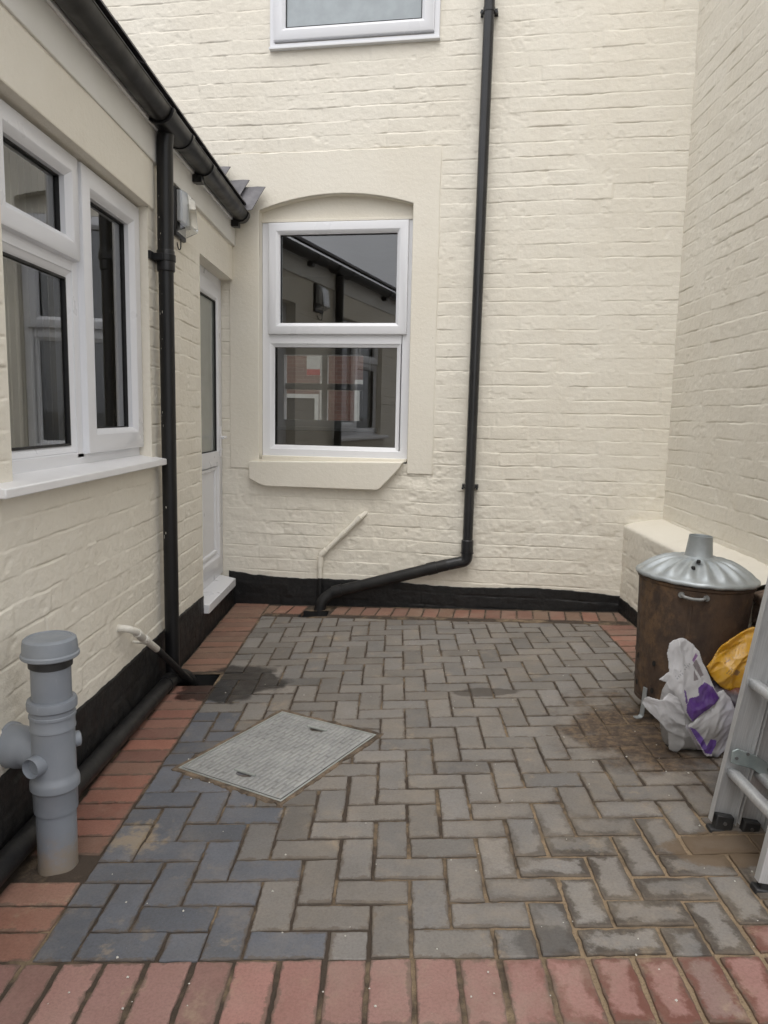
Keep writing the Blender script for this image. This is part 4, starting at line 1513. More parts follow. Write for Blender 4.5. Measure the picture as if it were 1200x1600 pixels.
# cream waste pipe
cp = thing('waste_pipe', 'thin cream painted waste pipe bent on the wall below the back window', 'pipe', (-1.265, -0.03, 0), HF)
mb = MB()
mb.tube(fillet([(-1.267, -0.024, 0.17), (-1.267, -0.024, 0.322), (-0.990, -0.024, 0.602), (-0.955, 0.02, 0.635)], 0.02, 6), 0.0165, 16)
for a, b_ in (((-1.267, -0.024, 0.25), (-1.267, -0.024, 0.318)), ((-1.262, -0.024, 0.330), (-1.225, -0.024, 0.366)), ((-1.125, -0.024, 0.466), (-1.095, -0.024, 0.496)), ((-1.02, -0.024, 0.572), (-0.99, -0.024, 0.603))):
    mb.tube([a, b_], 0.0205, 16)
part('pipe', mb, M['stone_cream'], cp, HF)
part('lower_pipe', MB().tube([(-1.267, -0.024, -0.03), (-1.267, -0.024, 0.171)], 0.0168, 16), M['black'], cp, HF)

# =================================================================== WALL LIGHT
wl = thing('wall_light', 'square floodlight with clear glass lens mounted high beside the extension door', 'lamp', (XL, 3.78, 2.24))
LY0, LY1, LZ0, LZ1 = 3.70, 3.88, 2.125, 2.355
part('back_plate', MB().box(XL, XL + 0.022, LY0, LY1, LZ0, LZ1), M['pipe_black'], wl, bev=0.008)
part('reflector', MB().box(XL + 0.0222, XL + 0.050, LY0 + 0.015, LY1 - 0.015, LZ0 + 0.07, LZ1 - 0.015), M['white_paint'], wl, bev=0.003)
mb = MB()
mb.add([(XL + .023, LY0 + .006, LZ0 + .02), (XL + .023, LY1 - .006, LZ0 + .02), (XL + .023, LY1 - .006, LZ1 - .006), (XL + .023, LY0 + .006, LZ1 - .006),
        (XL + .090, LY0 + .02, LZ0 + .045), (XL + .090, LY1 - .02, LZ0 + .045), (XL + .075, LY1 - .02, LZ1 - .03), (XL + .075, LY0 + .02, LZ1 - .03)],
       [(4, 5, 6, 7), (0, 1, 5, 4), (1, 2, 6, 5), (2, 3, 7, 6), (3, 0, 4, 7)])
part('lens', mb, M['lamp_glass'], wl, bev=0.006)
part('bulb_holder', MB().tube([(XL + 0.046, 3.79, 2.18), (XL + 0.062, 3.79, 2.18), (XL + 0.063, 3.79, 2.20), (XL + 0.063, 3.79, 2.29)], [0.014, 0.014, 0.011, 0.009], 14), M['white_pvc'], wl)
part('cable', MB().tube(fillet([(XL + 0.03, 3.75, 2.118), (XL + 0.03, 3.75, 2.07), (XL + 0.01, 3.78, 2.07), (XL + 0.0, 3.79, 2.11)], 0.02), 0.003, 8), M['pipe_black'], wl)

# =================================================================== GREY SOIL PIPE STUB
SX, SY = -0.957, 1.985
so = thing('soil_pipe_stub', 'capped grey plastic soil pipe rising from the paving in the left foreground', 'pipe', (SX, SY, gz(SX)))
c0 = (SX, SY, 0)
zb_ = gz(SX) - 0.05
mb = MB()
mb.lathe([(0.0545, zb_), (0.0545, 0.142), (0.0535, 0.42), (0.0535, 0.585), (0.0, 0.585)], c0)
part('pipe', mb, M['grey_pvc'], so)
mb = MB()
mb.lathe([(0.0546, 0.132), (0.0590, 0.134), (0.0600, 0.140), (0.0600, 0.196), (0.0625, 0.200), (0.0670, 0.206), (0.0675, 0.222), (0.0655, 0.232), (0.0610, 0.238), (0.0590, 0.25),
          (0.0585, 0.37), (0.0590, 0.378), (0.0615, 0.380), (0.0615, 0.386), (0.0600, 0.39), (0.0600, 0.415), (0.0630, 0.417), (0.0630, 0.424), (0.0610, 0.426), (0.0610, 0.436), (0.0670, 0.442), (0.0675, 0.458), (0.0650, 0.466), (0.0540, 0.468)], c0)
br = part('branch_tee', mb, M['grey_pvc'], so)
# big branch towards the wall
bdv = Vector((-0.78, 0.22, 0.0)).normalized()
b0 = Vector((SX, SY, 0.302))
mb = MB()
mb.tube([b0 + bdv * 0.02 + Vector((0, 0, -0.02)), b0 + bdv * 0.085, b0 + bdv * 0.10, b0 + bdv * 0.115, b0 + bdv * 0.15], [0.05, 0.0525, 0.058, 0.061, 0.062], 28)
mb.tube([b0 + bdv * 0.15, b0 + bdv * 0.155, b0 + bdv * 0.175, b0 + bdv * 0.18], [0.062, 0.067, 0.067, 0.06], 28)
mb.tube([b0 + bdv * 0.17, b0 + bdv * 0.26], 0.055, 28)
part('side_branch', mb, M['grey_pvc'], br)
# small open boss facing the yard
dv_ = Vector((-0.28, -0.86, 0.02)).normalized()
q0 = Vector((SX - 0.010, SY - 0.02, 0.290))
mb = MB()
o = len(mb.v)
pts = [q0 + dv_ * 0.02, q0 + dv_ * 0.062, q0 + dv_ * 0.064, q0 + dv_ * 0.064, q0 + dv_ * 0.04]
mb.tube(pts[:3], [0.030, 0.0285, 0.0275], 24, cap=False)
mb.tube([q0 + dv_ * 0.0639, q0 + dv_ * 0.045], [0.0275, 0.0225], 24, cap=False)
mb.tube([q0 + dv_ * 0.0455, q0 + dv_ * 0.044], [0.0225, 0.0225], 24, cap=True)
part('boss', mb, M['grey_pvc'], br)
mb = MB()
dv2 = Vector((0.75, 0.55, 0.0)).normalized()
mb.tube([Vector((SX, SY, 0.33)) + dv2 * 0.03, Vector((SX, SY, 0.33)) + dv2 * 0.070, Vector((SX, SY, 0.33)) + dv2 * 0.073], [0.024, 0.022, 0.018], 20)
part('boss', mb, M['grey_pvc'], br)
mb = MB()
mb.lathe([(0.0540, 0.560), (0.0585, 0.563), (0.0590, 0.588), (0.0560, 0.592)], c0)
part('seal', mb, M['rubber'], so)
mb = MB()
mb.lathe([(0.057, 0.589), (0.0745, 0.589), (0.0775, 0.592), (0.0775, 0.600), (0.0740, 0.604), (0.0725, 0.628), (0.070, 0.640), (0.064, 0.645), (0.058, 0.646), (0.056, 0.6435), (0.03, 0.6425), (0.0, 0.642)], c0, 48)
part('cap', mb, M['grey_cap'], so)

# black waste pipe lying along the foot of the left wall
mb = MB()
bw_ = [(-1.012, 3.60, -0.10), (-1.03, 3.545, -0.035), (-1.062, 3.44, -0.008), (-1.064, 3.2, -0.006), (-1.066, 2.6, 0.002), (-1.066, 2.05, 0.012), (-1.066, 1.2, 0.025)]
mb.tube(fillet(bw_, 0.06, 6), 0.0345, 22)
mb.tube([(-1.062, 3.40, -0.007), (-1.062, 3.33, -0.006)], 0.0385, 22)
mb.tube([(-1.066, 2.30, 0.006), (-1.066, 2.22, 0.008)], 0.0385, 22)
single('waste_pipe', mb, M['pipe_dusty'], 'thick dusty black pipe lying along the foot of the left wall', 'pipe', loc=(-1.064, 2.6, 0))

# white overflow pipe
ov = thing('overflow_pipe', 'short white pipe poking from the left wall and turning black towards the gully', 'pipe', (XL, 2.89, 0.41))
p0, p1 = Vector((XL - 0.02, 2.885, 0.402)), Vector((XL + 0.055, 2.90, 0.392))
p2, p3 = Vector((XL + 0.060, 3.185, 0.215)), Vector((-1.0, 3.53, -0.06))
mb = MB()
mb.tube(fillet([p0, p1, p2], 0.045, 8), 0.0155, 18)
mb.tube([p1.lerp(p2, 0.16), p1.lerp(p2, 0.36)], 0.0185, 18)
mb.tube([p1.lerp(p2, 0.42), p1.lerp(p2, 0.47)], 0.018, 18)
part('pipe', mb, M['white_pvc'], ov)
mb = MB()
mb.tube([p2.lerp(p1, 0.02), p3], 0.0157, 18)
part('lower_pipe', mb, M['pipe_dusty'], ov)
mb = MB()
c = p1.lerp(p2, 0.50)
mb.tube([c + Vector((-0.055, 0, -0.01)), c + Vector((-0.012, 0, -0.012))], 0.006, 10)
mb.tube([c + (p2 - p1).normalized() * -0.008, c + (p2 - p1).normalized() * 0.008], 0.0195, 18)
part('pipe_clip', mb, M['white_pvc'], ov)

# =================================================================== MANHOLE COVER
A = Vector((-0.770, 2.574)); B = Vector((-0.470, 3.082)); Cc = Vector((-0.052, 2.828)); Dd = Vector((-0.366, 2.315))
ctr = (A + B + Cc + Dd) / 4
e1 = ((B - A) + (Cc - Dd)).normalized()
e2 = Vector((e1.y, -e1.x))
La, Lb = 0.595, 0.490
rotm = Matrix(((e1.x, e2.x, 0, 0), (e1.y, e2.y, 0, 0), (SLOPE * e1.x, SLOPE * e2.x, 1, 0), (0, 0, 0, 1)))
MF = Matrix.Translation(Vector((ctr.x, ctr.y, SLOPE * ctr.x + 0.0015))) @ rotm
mh = thing('manhole_cover', 'grey galvanised rectangular drain cover set diagonally in the block paving', 'manhole cover', (ctr.x, ctr.y, SLOPE * ctr.x))


def mort():
    mt, nt, b = new_mat('sandy_mortar')
    c_ = mix(nt, ramp(nt, noise(nt, 14, 6, 0.7), 0.35, 0.65), (0.06, 0.045, 0.033), (0.22, 0.165, 0.115))
    lk(nt, c_, b.inputs['Base Color'])
    b.inputs['Roughness'].default_value = 0.95
    bump(nt, b, noise(nt, 120, 5, 0.7), 0.7, 0.006)
    return mt


M['mortar'] = mort()
mbm = MB()
rc = (-La / 2, La / 2, -Lb / 2, Lb / 2)
mxy = lambda u, v, o: (u, v, o)
nseg = 40
outer = []
per = [(-La / 2 - .024, -Lb / 2 - .022), (La / 2 + .026, -Lb / 2 - .026), (La / 2 + .030, Lb / 2 + .022), (-La / 2 - .024, Lb / 2 + .018)]
pin = [(-La / 2, -Lb / 2), (La / 2, -Lb / 2), (La / 2, Lb / 2), (-La / 2, Lb / 2)]
vo, vi, vb = [], [], []
for k in range(4):
    for q in range(nseg):
        tq = q / nseg
        jx = 0.007 * math.sin(q * 0.9 + k) * random.random() if 0 < q else 0
        pa = Vector(per[k]).lerp(Vector(per[(k + 1) % 4]), tq)
        pb = Vector(pin[k]).lerp(Vector(pin[(k + 1) % 4]), tq)
        dd_ = (pa - pb).normalized()
        pa = pa + dd_ * (jx + random.uniform(-0.003, 0.003))
        vb.append((pa.x, pa.y, -0.008))
        vo.append((pa.x - dd_.x * 0.006, pa.y - dd_.y * 0.006, 0.0015 + random.uniform(0, 0.0015)))
        vi.append((pb.x, pb.y, 0.002))
nn = 4 * nseg
mbm.add(vb + vo + vi, [(i, (i + 1) % nn, nn + (i + 1) % nn, nn + i) for i in range(nn)] + [(nn + i, nn + (i + 1) % nn, 2 * nn + (i + 1) % nn, 2 * nn + i) for i in range(nn)])
part('mortar_bed', mbm, M['mortar'], mh, MF)
M['cover'] = simple('galvanised_tread_plate', (0.31, 0.33, 0.315), (0.40, 0.415, 0.395), 0.45, 0.3, 10, 0.15, 60)
mb = MB().sweep(rc, [(0, -0.02), (0, 0.0045), (0.007, 0.0045), (0.007, -0.02)], mxy)
part('frame', mb, M['cover'], mh, MF, bev=0.001)
mb = MB()
H_L, H_R = Vector((-0.522, 2.515)), Vector((-0.301, 2.887))
hs = []
for hh in (H_L, H_R):
    d_ = hh - ctr
    hs.append((d_.dot(e1), d_.dot(e2)))
x0, x1, y0, y1 = -La / 2 + .0105, La / 2 - .0105, -Lb / 2 + .0105, Lb / 2 - .0105
# plate built as a grid with two cup-shaped lifting recesses
gx, gy = np.linspace(x0, x1, 190), np.linspace(y0, y1, 156)
GU, GV = np.meshgrid(gx, gy, indexing='ij')
GZ_ = np.full_like(GU, 0.004)
pitch = Lb / 25
rowi = np.floor(GV / pitch)
fr_ = GV / pitch - rowi
cell = 0.082
cu = GU / cell + 0.5 * (rowi % 2)
fu = cu - np.floor(cu)
barm = sst(np.minimum(fr_, 1 - fr_), 0.08, 0.20) * sst(np.minimum(fu, 1 - fu) * cell, 0.003, 0.007)
bord = np.minimum(np.minimum(GU - x0, x1 - GU), np.minimum(GV - y0, y1 - GV))
GZ_ += 0.0030 * barm * sst(bord, 0.004, 0.012) + 0.0004 * fbm(GU, GV, 0.03, 2, 3)
for (hx, hy) in hs:
    dx, dy = (GU - hx) / 0.021, (GV - hy) / 0.038
    r2 = np.hypot(dx, dy)
    GZ_ = np.where(r2 < 1.35, 0.0045, GZ_)
    GZ_ -= 0.016 * (1 - sst(r2, 0.75, 1.0))
me = grid_mesh('plate', np.stack([GU, GV, GZ_], -1))
gd = np.clip((1 - barm) * (0.55 + 1.2 * vn(GU, GV, 0.09, 3)) * sst(bord, 0.004, 0.012), 0, 1)  # uneven darker brown in the grooves between the raised bars
at = me.attributes.new('groove_tone', 'FLOAT', 'POINT')
at.data.foreach_set('value', gd.ravel().astype(np.float32))
M['plate'] = simple('blotched_dark_groove_plate', (0.29, 0.295, 0.295), (0.37, 0.375, 0.37), 0.45, 0.3, 10, 0.15, 60)
_nt = M['plate'].node_tree
_b = _nt.nodes['Principled BSDF']
_src = _b.inputs['Base Color'].links[0].from_socket
_c = mix(_nt, mth(_nt, 'MULTIPLY', nd(_nt, 'ShaderNodeAttribute', attribute_name='groove_tone').outputs['Fac'], 0.36), _src, (0.10, 0.092, 0.08))
_c = mix(_nt, ramp(_nt, noise(_nt, 11, 6, 0.75), 0.6, 0.75, 0, 0.45), _c, (0.24, 0.19, 0.14))
lk(_nt, _c, _b.inputs['Base Color'])
part('plate', me, M['plate'], mh, MF)
for (hx, hy) in hs:
    mb = MB().tube([(hx + 0.006, hy - 0.050, 0.0056), (hx + 0.006, hy + 0.050, 0.0056)], 0.0055, 10)
    part('lifting_bar', mb, M['cover'], mh, MF)
    mb = MB().add([(hx + 0.017 * math.cos(q * 0.314), hy + 0.031 * math.sin(q * 0.314), -0.009) for q in range(20)], [tuple(range(20))])
    part('lifting_pocket', mb, M['dark'], mh, MF)

# =================================================================== INCINERATOR BIN
BX, BY = 1.2285, 3.0
bz = gz(BX)
tilt = Matrix.Rotation(R(2.2), 4, 'Y')
bn = thing('incinerator_bin', 'rusty metal garden incinerator with shiny fluted lid and chimney against the low wall', 'incinerator', (BX, BY, bz), rot=tilt)
BF = TM[bn]
RB = 0.2205


TAPER = 0.024


def burn_wob(r, z, a):
    return (r - TAPER * max(0.0, (0.58 - z) / 0.5)) * (1 + 0.004 * math.sin(3 * a + 1) + 0.003 * math.sin(7 * a)), z


mb = MB()
prof = [(0.0, 0.060), (RB - 0.012, 0.060), (RB - 0.004, 0.062), (RB - 0.004, 0.075), (RB - 0.008, 0.079), (RB - 0.003, 0.086)]
prof += [(RB - 0.003 + 0.004 * k / 20, 0.09 + 0.48 * k / 20) for k in range(21)]
prof += [(RB + 0.006, 0.575), (RB + 0.007, 0.584), (RB + 0.002, 0.588), (RB - 0.006, 0.58), (RB - 0.006, 0.1)]
mb.lathe(prof, (0, 0, 0), 72, burn_wob)
body = part('body', mb, M['rust'], bn, BF)
mb = MB()                                       # lock seam
aS = R(-115)
mb.add([(x_, y_ + (TAPER if z_ < 0.3 else 0), z_) for x_ in (-0.007, 0.007) for y_ in (-RB - 0.0035, -RB + 0.004) for z_ in (0.09, 0.57)], [(0, 1, 3, 2), (4, 6, 7, 5), (0, 4, 5, 1), (2, 3, 7, 6), (0, 2, 6, 4), (1, 5, 7, 3)])
sm_ = MB()
for p in mb.v:
    c_, s_ = math.cos(aS + R(90)), math.sin(aS + R(90))
    sm_.v.append((p[0] * c_ - p[1] * s_, p[0] * s_ + p[1] * c_, p[2]))
sm_.f = mb.f
part('seam', sm_, M['rust'], body, BF, bev=0.002)
for zc in (0.13, 0.245):
    for q in range(12):
        a = R(-148 + q * 30)
        rr = burn_wob(RB, zc, a)[0] + 0.0026
        ring = []
        for k in range(12):
            b_ = 2 * math.pi * k / 12
            aa = a + 0.0085 * math.cos(b_) / rr
            ring.append((rr * math.cos(aa), rr * math.sin(aa), zc + 0.0125 * math.sin(b_)))
        mb = MB().add(ring, [tuple(range(12))])
        part('draught_hole', mb, M['dark'], body, BF, smooth=False)
for a in (R(-158), R(-38), R(82)):
    ca, sa = math.cos(a), math.sin(a)
    mb = MB()
    R3 = RB - TAPER * 0.92
    pts = [((R3 + 0.002) * ca, (R3 + 0.002) * sa, 0.13), ((R3 + 0.003) * ca, (R3 + 0.003) * sa, 0.06), ((R3 + 0.006) * ca, (R3 + 0.006) * sa, 0.012), ((R3 + 0.016) * ca, (R3 + 0.016) * sa, 0.004), ((R3 + 0.040) * ca, (R3 + 0.040) * sa, 0.005)]
    for k in range(len(pts)):
        p = Vector(pts[k])
        tv = Vector((-sa, ca, 0)) * 0.011
        nv = Vector((ca, sa, 0)) * 0.0025 if k < 3 else Vector((0, 0, 0.0025))
        for s1, s2 in ((-1, -1), (1, -1), (1, 1), (-1, 1)):
            mb.v.append(tuple(p + tv * s1 + nv * s2))
    for k in range(len(pts) - 1):
        for i in range(4):
            i2 = (i + 1) % 4
            mb.f.append((k * 4 + i, k * 4 + i2, (k + 1) * 4 + i2, (k + 1) * 4 + i))
    mb.f += [(0, 1, 2, 3), (len(pts) * 4 - 4, len(pts) * 4 - 3, len(pts) * 4 - 2, len(pts) * 4 - 1)]
    part('leg', mb, M['galv'], bn, BF, bev=0.001)
for a in (R(-113), R(67)):
    mb = MB()
    pts = []
    for k in range(15):
        aa = a + R(-11 + 22 * k / 14)
        ex = 0.02 * min(1, 2.2 * math.sin(math.pi * k / 14))
        pts.append(((RB + 0.006 + ex) * math.cos(aa), (RB + 0.006 + ex) * math.sin(aa), 0.552 - 0.006 * math.sin(math.pi * k / 14)))
    mb.tube(pts, 0.0065, 12)
    for aa in (a - R(11.5), a + R(11.5)):
        mb.tube([((RB - 0.002) * math.cos(aa), (RB - 0.002) * math.sin(aa), 0.552), ((RB + 0.012) * math.cos(aa), (RB + 0.012) * math.sin(aa), 0.552)], 0.011, 14)
    part('handle', mb, M['dull_galv'], bn, BF)
LR = 0.2355


def flute(r, z, a):
    k = max(0.0, min(1.0, (r - 0.07) / 0.06)) * max(0.10 if r > LR - 0.012 else 0.0, min(1.0, (LR - 0.004 - r) / 0.03))
    return r, z + 0.0075 * k * math.cos(18 * a + 0.5)


mb = MB()
prof = [(LR - 0.012, 0.588), (LR, 0.590), (LR + 0.003, 0.596), (LR + 0.001, 0.604), (LR - 0.006, 0.609), (LR - 0.014, 0.612)]
prof += [(LR - 0.014 - (LR - 0.014 - 0.062) * k / 22, 0.612 + 0.062 * math.sin(math.pi / 2 * (k / 22)) ** 0.9) for k in range(1, 23)]
mb.lathe(prof, (0, 0, 0), 168, flute)
mb.lathe([(LR - 0.012, 0.588), (LR - 0.03, 0.600), (0.06, 0.655)], (0, 0, 0), 60)
lid = part('lid', mb, M['galv'], bn, BF, angle=60)
mb = MB()
mb.lathe([(0.066, 0.672), (0.056, 0.678), (0.0525, 0.69), (0.0455, 0.758), (0.0465, 0.762), (0.0445, 0.763), (0.043, 0.758), (0.049, 0.69)], (0, 0, 0), 44)
part('chimney', mb, M['galv'], lid, BF)
part('flue_void', MB().lathe([(0.0, 0.742), (0.0448, 0.742)], (0, 0, 0), 30), M['dark'], lid, BF)
for (a, r) in ((R(-112), 0.115), (R(-118), 0.165)):
    zz_ = 0.612 + 0.062 * math.sin(math.pi / 2 * ((LR - 0.014 - r) / (LR - 0.014 - 0.062))) ** 0.9
    mb = MB().lathe([(0.0, 0.014), (0.006, 0.013), (0.008, 0.009), (0.0085, 0.0)], (r * math.cos(a), r * math.sin(a), zz_), 14)
    part('rivet', mb, M['pipe_black'], lid, BF)

# =================================================================== PLASTIC BAGS
def inside(poly, X, Y):
    c = np.zeros(X.shape, bool)
    n = len(poly)
    for i in range(n):
        (xa, ya), (xb, yb) = poly[i], poly[(i + 1) % n]
        cond = ((ya > Y) != (yb > Y)) & (X < (xb - xa) * (Y - ya) / (yb - ya + 1e-12) + xa)
        c ^= cond
    return c


def edge_dist(poly, X, Y):
    d = np.full(X.shape, 9.0)
    n = len(poly)
    for i in range(n):
        (xa, ya), (xb, yb) = poly[i], poly[(i + 1) % n]
        ex, ey = xb - xa, yb - ya
        t_ = np.clip(((X - xa) * ex + (Y - ya) * ey) / (ex * ex + ey * ey + 1e-12), 0, 1)
        d = np.minimum(d, np.hypot(X - xa - t_ * ex, Y - ya - t_ * ey))
    return d


def chaikin(poly, it=2):
    for _ in range(it):
        o_ = []
        n = len(poly)
        for i in range(n):
            p, q = poly[i], poly[(i + 1) % n]
            o_ += [(0.75 * p[0] + 0.25 * q[0], 0.75 * p[1] + 0.25 * q[1]), (0.25 * p[0] + 0.75 * q[0], 0.25 * p[1] + 0.75 * q[1])]
        poly = o_
    return poly


def puffed(name, poly, yc, thick, crump, seed, step=0.003, lean=0.0, paint=None, ang=0.35, smooth=1, wave=0.0):
    """stuffed bag: silhouette in x/z, filled out front and back and creased; paint(X,Z,front)->colour array"""
    poly = chaikin(poly, smooth)
    px = [p[0] for p in poly]
    pz = [p[1] for p in poly]
    ax = np.arange(min(px) - step, max(px) + 2 * step, step)
    az = np.arange(min(pz) - step, max(pz) + 2 * step, step)
    X, Zz = np.meshgrid(ax, az, indexing='ij')
    ins = inside(poly, X, Zz)
    d = edge_dist(poly, X, Zz)
    # pull outside neighbours onto the outline for a clean rim
    T = thick * np.sqrt(np.clip(d / 0.085, 0, 1)) * (1.25 - 0.25 * np.clip(d / 0.085, 0, 1))
    T = np.where(ins, T, 0)
    crease = 0
    for k, (sc, am) in enumerate(((0.075, 1.0), (0.040, 0.55), (0.020, 0.22), (0.012, 0.08))):
        an = ang + 0.45 * math.sin(2.3 * k + seed)
        xr = X * math.cos(an) + Zz * math.sin(an)
        zr = -X * math.sin(an) + Zz * math.cos(an)
        wob = 0.35 * sc * vn(xr, zr, sc * 1.3, seed + k + 5)
        crease = crease + am * (0.5 - 2.2 * np.abs(vn(xr + wob, zr * 0.30 + wob, sc, seed + k)))
    cf = np.where(ins, crump * crease * sst(d, 0.0, 0.012), 0)
    wv = wave * (crease - 0.3) if wave else 0.0
    yf = yc - T - cf + lean * (Zz - min(pz)) - wv
    yb = yc + T * 0.8 + lean * (Zz - min(pz)) + 0.002 - wv
    idx = -np.ones(X.shape, int)
    quads = ins[:-1, :-1] & ins[1:, :-1] & ins[1:, 1:] & ins[:-1, 1:]
    used = np.zeros(X.shape, bool)
    used[:-1, :-1] |= quads; used[1:, :-1] |= quads; used[1:, 1:] |= quads; used[:-1, 1:] |= quads
    n = used.sum()
    idx[used] = np.arange(n)
    vsF = np.stack([X[used], yf[used], Zz[used]], -1)
    vsB = np.stack([X[used], yb[used], Zz[used]], -1)
    q = np.stack([idx[:-1, :-1][quads], idx[1:, :-1][quads], idx[1:, 1:][quads], idx[:-1, 1:][quads]], -1)
    faces = [tuple(r) for r in q.tolist()] + [tuple(r[::-1]) for r in (q + n).tolist()]
    ed = {}
    for r in q.tolist():
        for a, b_ in zip(r, r[1:] + r[:1]):
            ed[(a, b_)] = 1
    for (a, b_) in ed:
        if (b_, a) not in ed:
            faces.append((b_, a, a + n, b_ + n))
    me = bpy.data.meshes.new(name)
    me.from_pydata(np.concatenate([vsF, vsB]).tolist(), [], faces)
    me.shade_smooth()
    at = me.attributes.new('pcol', 'FLOAT_COLOR', 'POINT')
    cF = paint(X[used], Zz[used], True)
    cB = paint(X[used], Zz[used], False)
    at.data.foreach_set('color', np.concatenate([cF, cB]).astype(np.float32).ravel())
    return me


def plastic(name, rough, trans, film=0.0):
    mt, nt, b = new_mat(name)
    at = nd(nt, 'ShaderNodeAttribute', attribute_name='pcol')
    tr = nd(nt, 'ShaderNodeBsdfTransparent')
    tl_ = nd(nt, 'ShaderNodeBsdfTranslucent')
    lk(nt, at.outputs['Color'], tl_.inputs['Color'])
    m1, m2 = nd(nt, 'ShaderNodeMixShader'), nd(nt, 'ShaderNodeMixShader')
    m1.inputs[0].default_value = trans
    lk(nt, b.outputs[0], m1.inputs[1])
    lk(nt, tl_.outputs[0], m1.inputs[2])
    lk(nt, mth(nt, 'SUBTRACT', 1.0, at.outputs['Alpha']), m2.inputs[0])
    lk(nt, m1.outputs[0], m2.inputs[1])
    lk(nt, tr.outputs[0], m2.inputs[2])
    lk(nt, m2.outputs[0], nt.nodes['Material Output'].inputs['Surface'])
    n_ = ramp(nt, noise(nt, 30, 5), 0.3, 0.7, 0, 0.15)
    lk(nt, mix(nt, n_, at.outputs['Color'], (0.5, 0.5, 0.52)), b.inputs['Base Color'])
    b.inputs['Roughness'].default_value = rough
    b.inputs['Specular IOR Level'].default_value = 0.6
    bump(nt, b, noise(nt, 24, 3, 0.5), 0.22, 0.006)
    return mt


M['bag'] = plastic('thin_printed_plastic', 0.22, 0.3)
bag_poly = [(1.032, 0.492), (1.065, 0.497), (1.101, 0.474), (1.128, 0.446), (1.137, 0.411), (1.159, 0.371), (1.178, 0.323), (1.19, 0.295), (1.214, 0.308), (1.244, 0.276), (1.262, 0.236), (1.262, 0.174), (1.25, 0.12), (1.235, 0.080), (1.20, 0.058), (1.15, 0.054), (1.099, 0.054), (1.058, 0.058), (1.033, 0.085), (1.02, 0.151), (0.982, 0.195), (0.941, 0.231), (0.925, 0.251), (0.931, 0.275), (0.953, 0.281), (0.992, 0.271), (1.018, 0.294), (1.009, 0.331), (0.978, 0.346), (1.012, 0.371), (1.014, 0.407), (1.007, 0.439), (1.014, 0.479)]
purp1 = [(1.145, 0.341), (1.172, 0.325), (1.200, 0.283), (1.164, 0.248), (1.135, 0.226), (1.103, 0.197), (1.081, 0.231), (1.078, 0.258), (1.089, 0.28), (1.122, 0.293), (1.12, 0.321)]
purp2 = [(1.093, 0.176), (1.116, 0.168), (1.142, 0.140), (1.16, 0.108), (1.174, 0.131), (1.197, 0.127), (1.196, 0.103), (1.183, 0.066), (1.159, 0.074)]
pr3 = [(1.066, 0.318), (1.076, 0.305), (1.083, 0.268), (1.075, 0.262)]
pw = [(1.085, 0.172), (1.093, 0.176), (1.160, 0.076), (1.187, 0.070), (1.187, 0.062), (1.155, 0.062)]
greys = [[(1.097, 0.418), (1.111, 0.444), (1.118, 0.434), (1.104, 0.410)], [(1.099, 0.402), (1.113, 0.422), (1.14, 0.366), (1.129, 0.358)], [(1.104, 0.382), (1.122, 0.35), (1.104, 0.345)]]
strokes = []
dxl, dzl = (1.085 - 1.041), (0.402 - 0.350)
for k in range(9):
    if k in (4,):
        continue
    cx, cz = 1.044 + dxl * k / 8, 0.352 + dzl * k / 8
    ln = 0.007 if k % 3 else 0.011
    strokes.append([(cx - 0.0016, cz + 0.001), (cx + 0.0012, cz - 0.0012), (cx + 0.0012 - ln * 0.75, cz - 0.0012 + ln), (cx - 0.0016 - ln * 0.75, cz + 0.001 + ln)])


def paint_bag(X, Zz, frontside):
    col = np.tile(np.array([0.66, 0.66, 0.68, 1.0]), (len(X), 1))
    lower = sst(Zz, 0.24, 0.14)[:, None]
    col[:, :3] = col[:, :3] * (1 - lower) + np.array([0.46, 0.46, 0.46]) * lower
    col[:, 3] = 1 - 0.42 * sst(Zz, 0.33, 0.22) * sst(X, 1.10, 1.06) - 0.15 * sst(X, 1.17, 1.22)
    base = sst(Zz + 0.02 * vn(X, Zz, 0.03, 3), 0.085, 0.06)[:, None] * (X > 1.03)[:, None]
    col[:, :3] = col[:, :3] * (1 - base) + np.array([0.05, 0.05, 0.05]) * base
    if frontside:
        lav = (sst(X, 1.19, 1.23) * sst(Zz, 0.32, 0.25))[:, None] * 0.6
        col[:, :3] = col[:, :3] * (1 - lav) + np.array([0.50, 0.50, 0.60]) * lav
        for poly, c in [(purp1, (0.125, 0.045, 0.28)), (purp2, (0.17, 0.075, 0.42)), (pr3, (0.16, 0.08, 0.30)), (pw, (0.85, 0.83, 0.90))] + [(g, (0.27, 0.24, 0.25)) for g in greys] + [(s_, (0.07, 0.09, 0.13)) for s_ in strokes]:
            col[inside(poly, X, Zz), :3] = c
        pr_ = np.zeros(len(X), bool)
        for g in (purp1, purp2, pw):
            pr_ |= inside(g, X, Zz)
        col[pr_, 3] = 1.0
        col[inside(greys[0], X, Zz), :3] = (0.30, 0.17, 0.36)
    return col


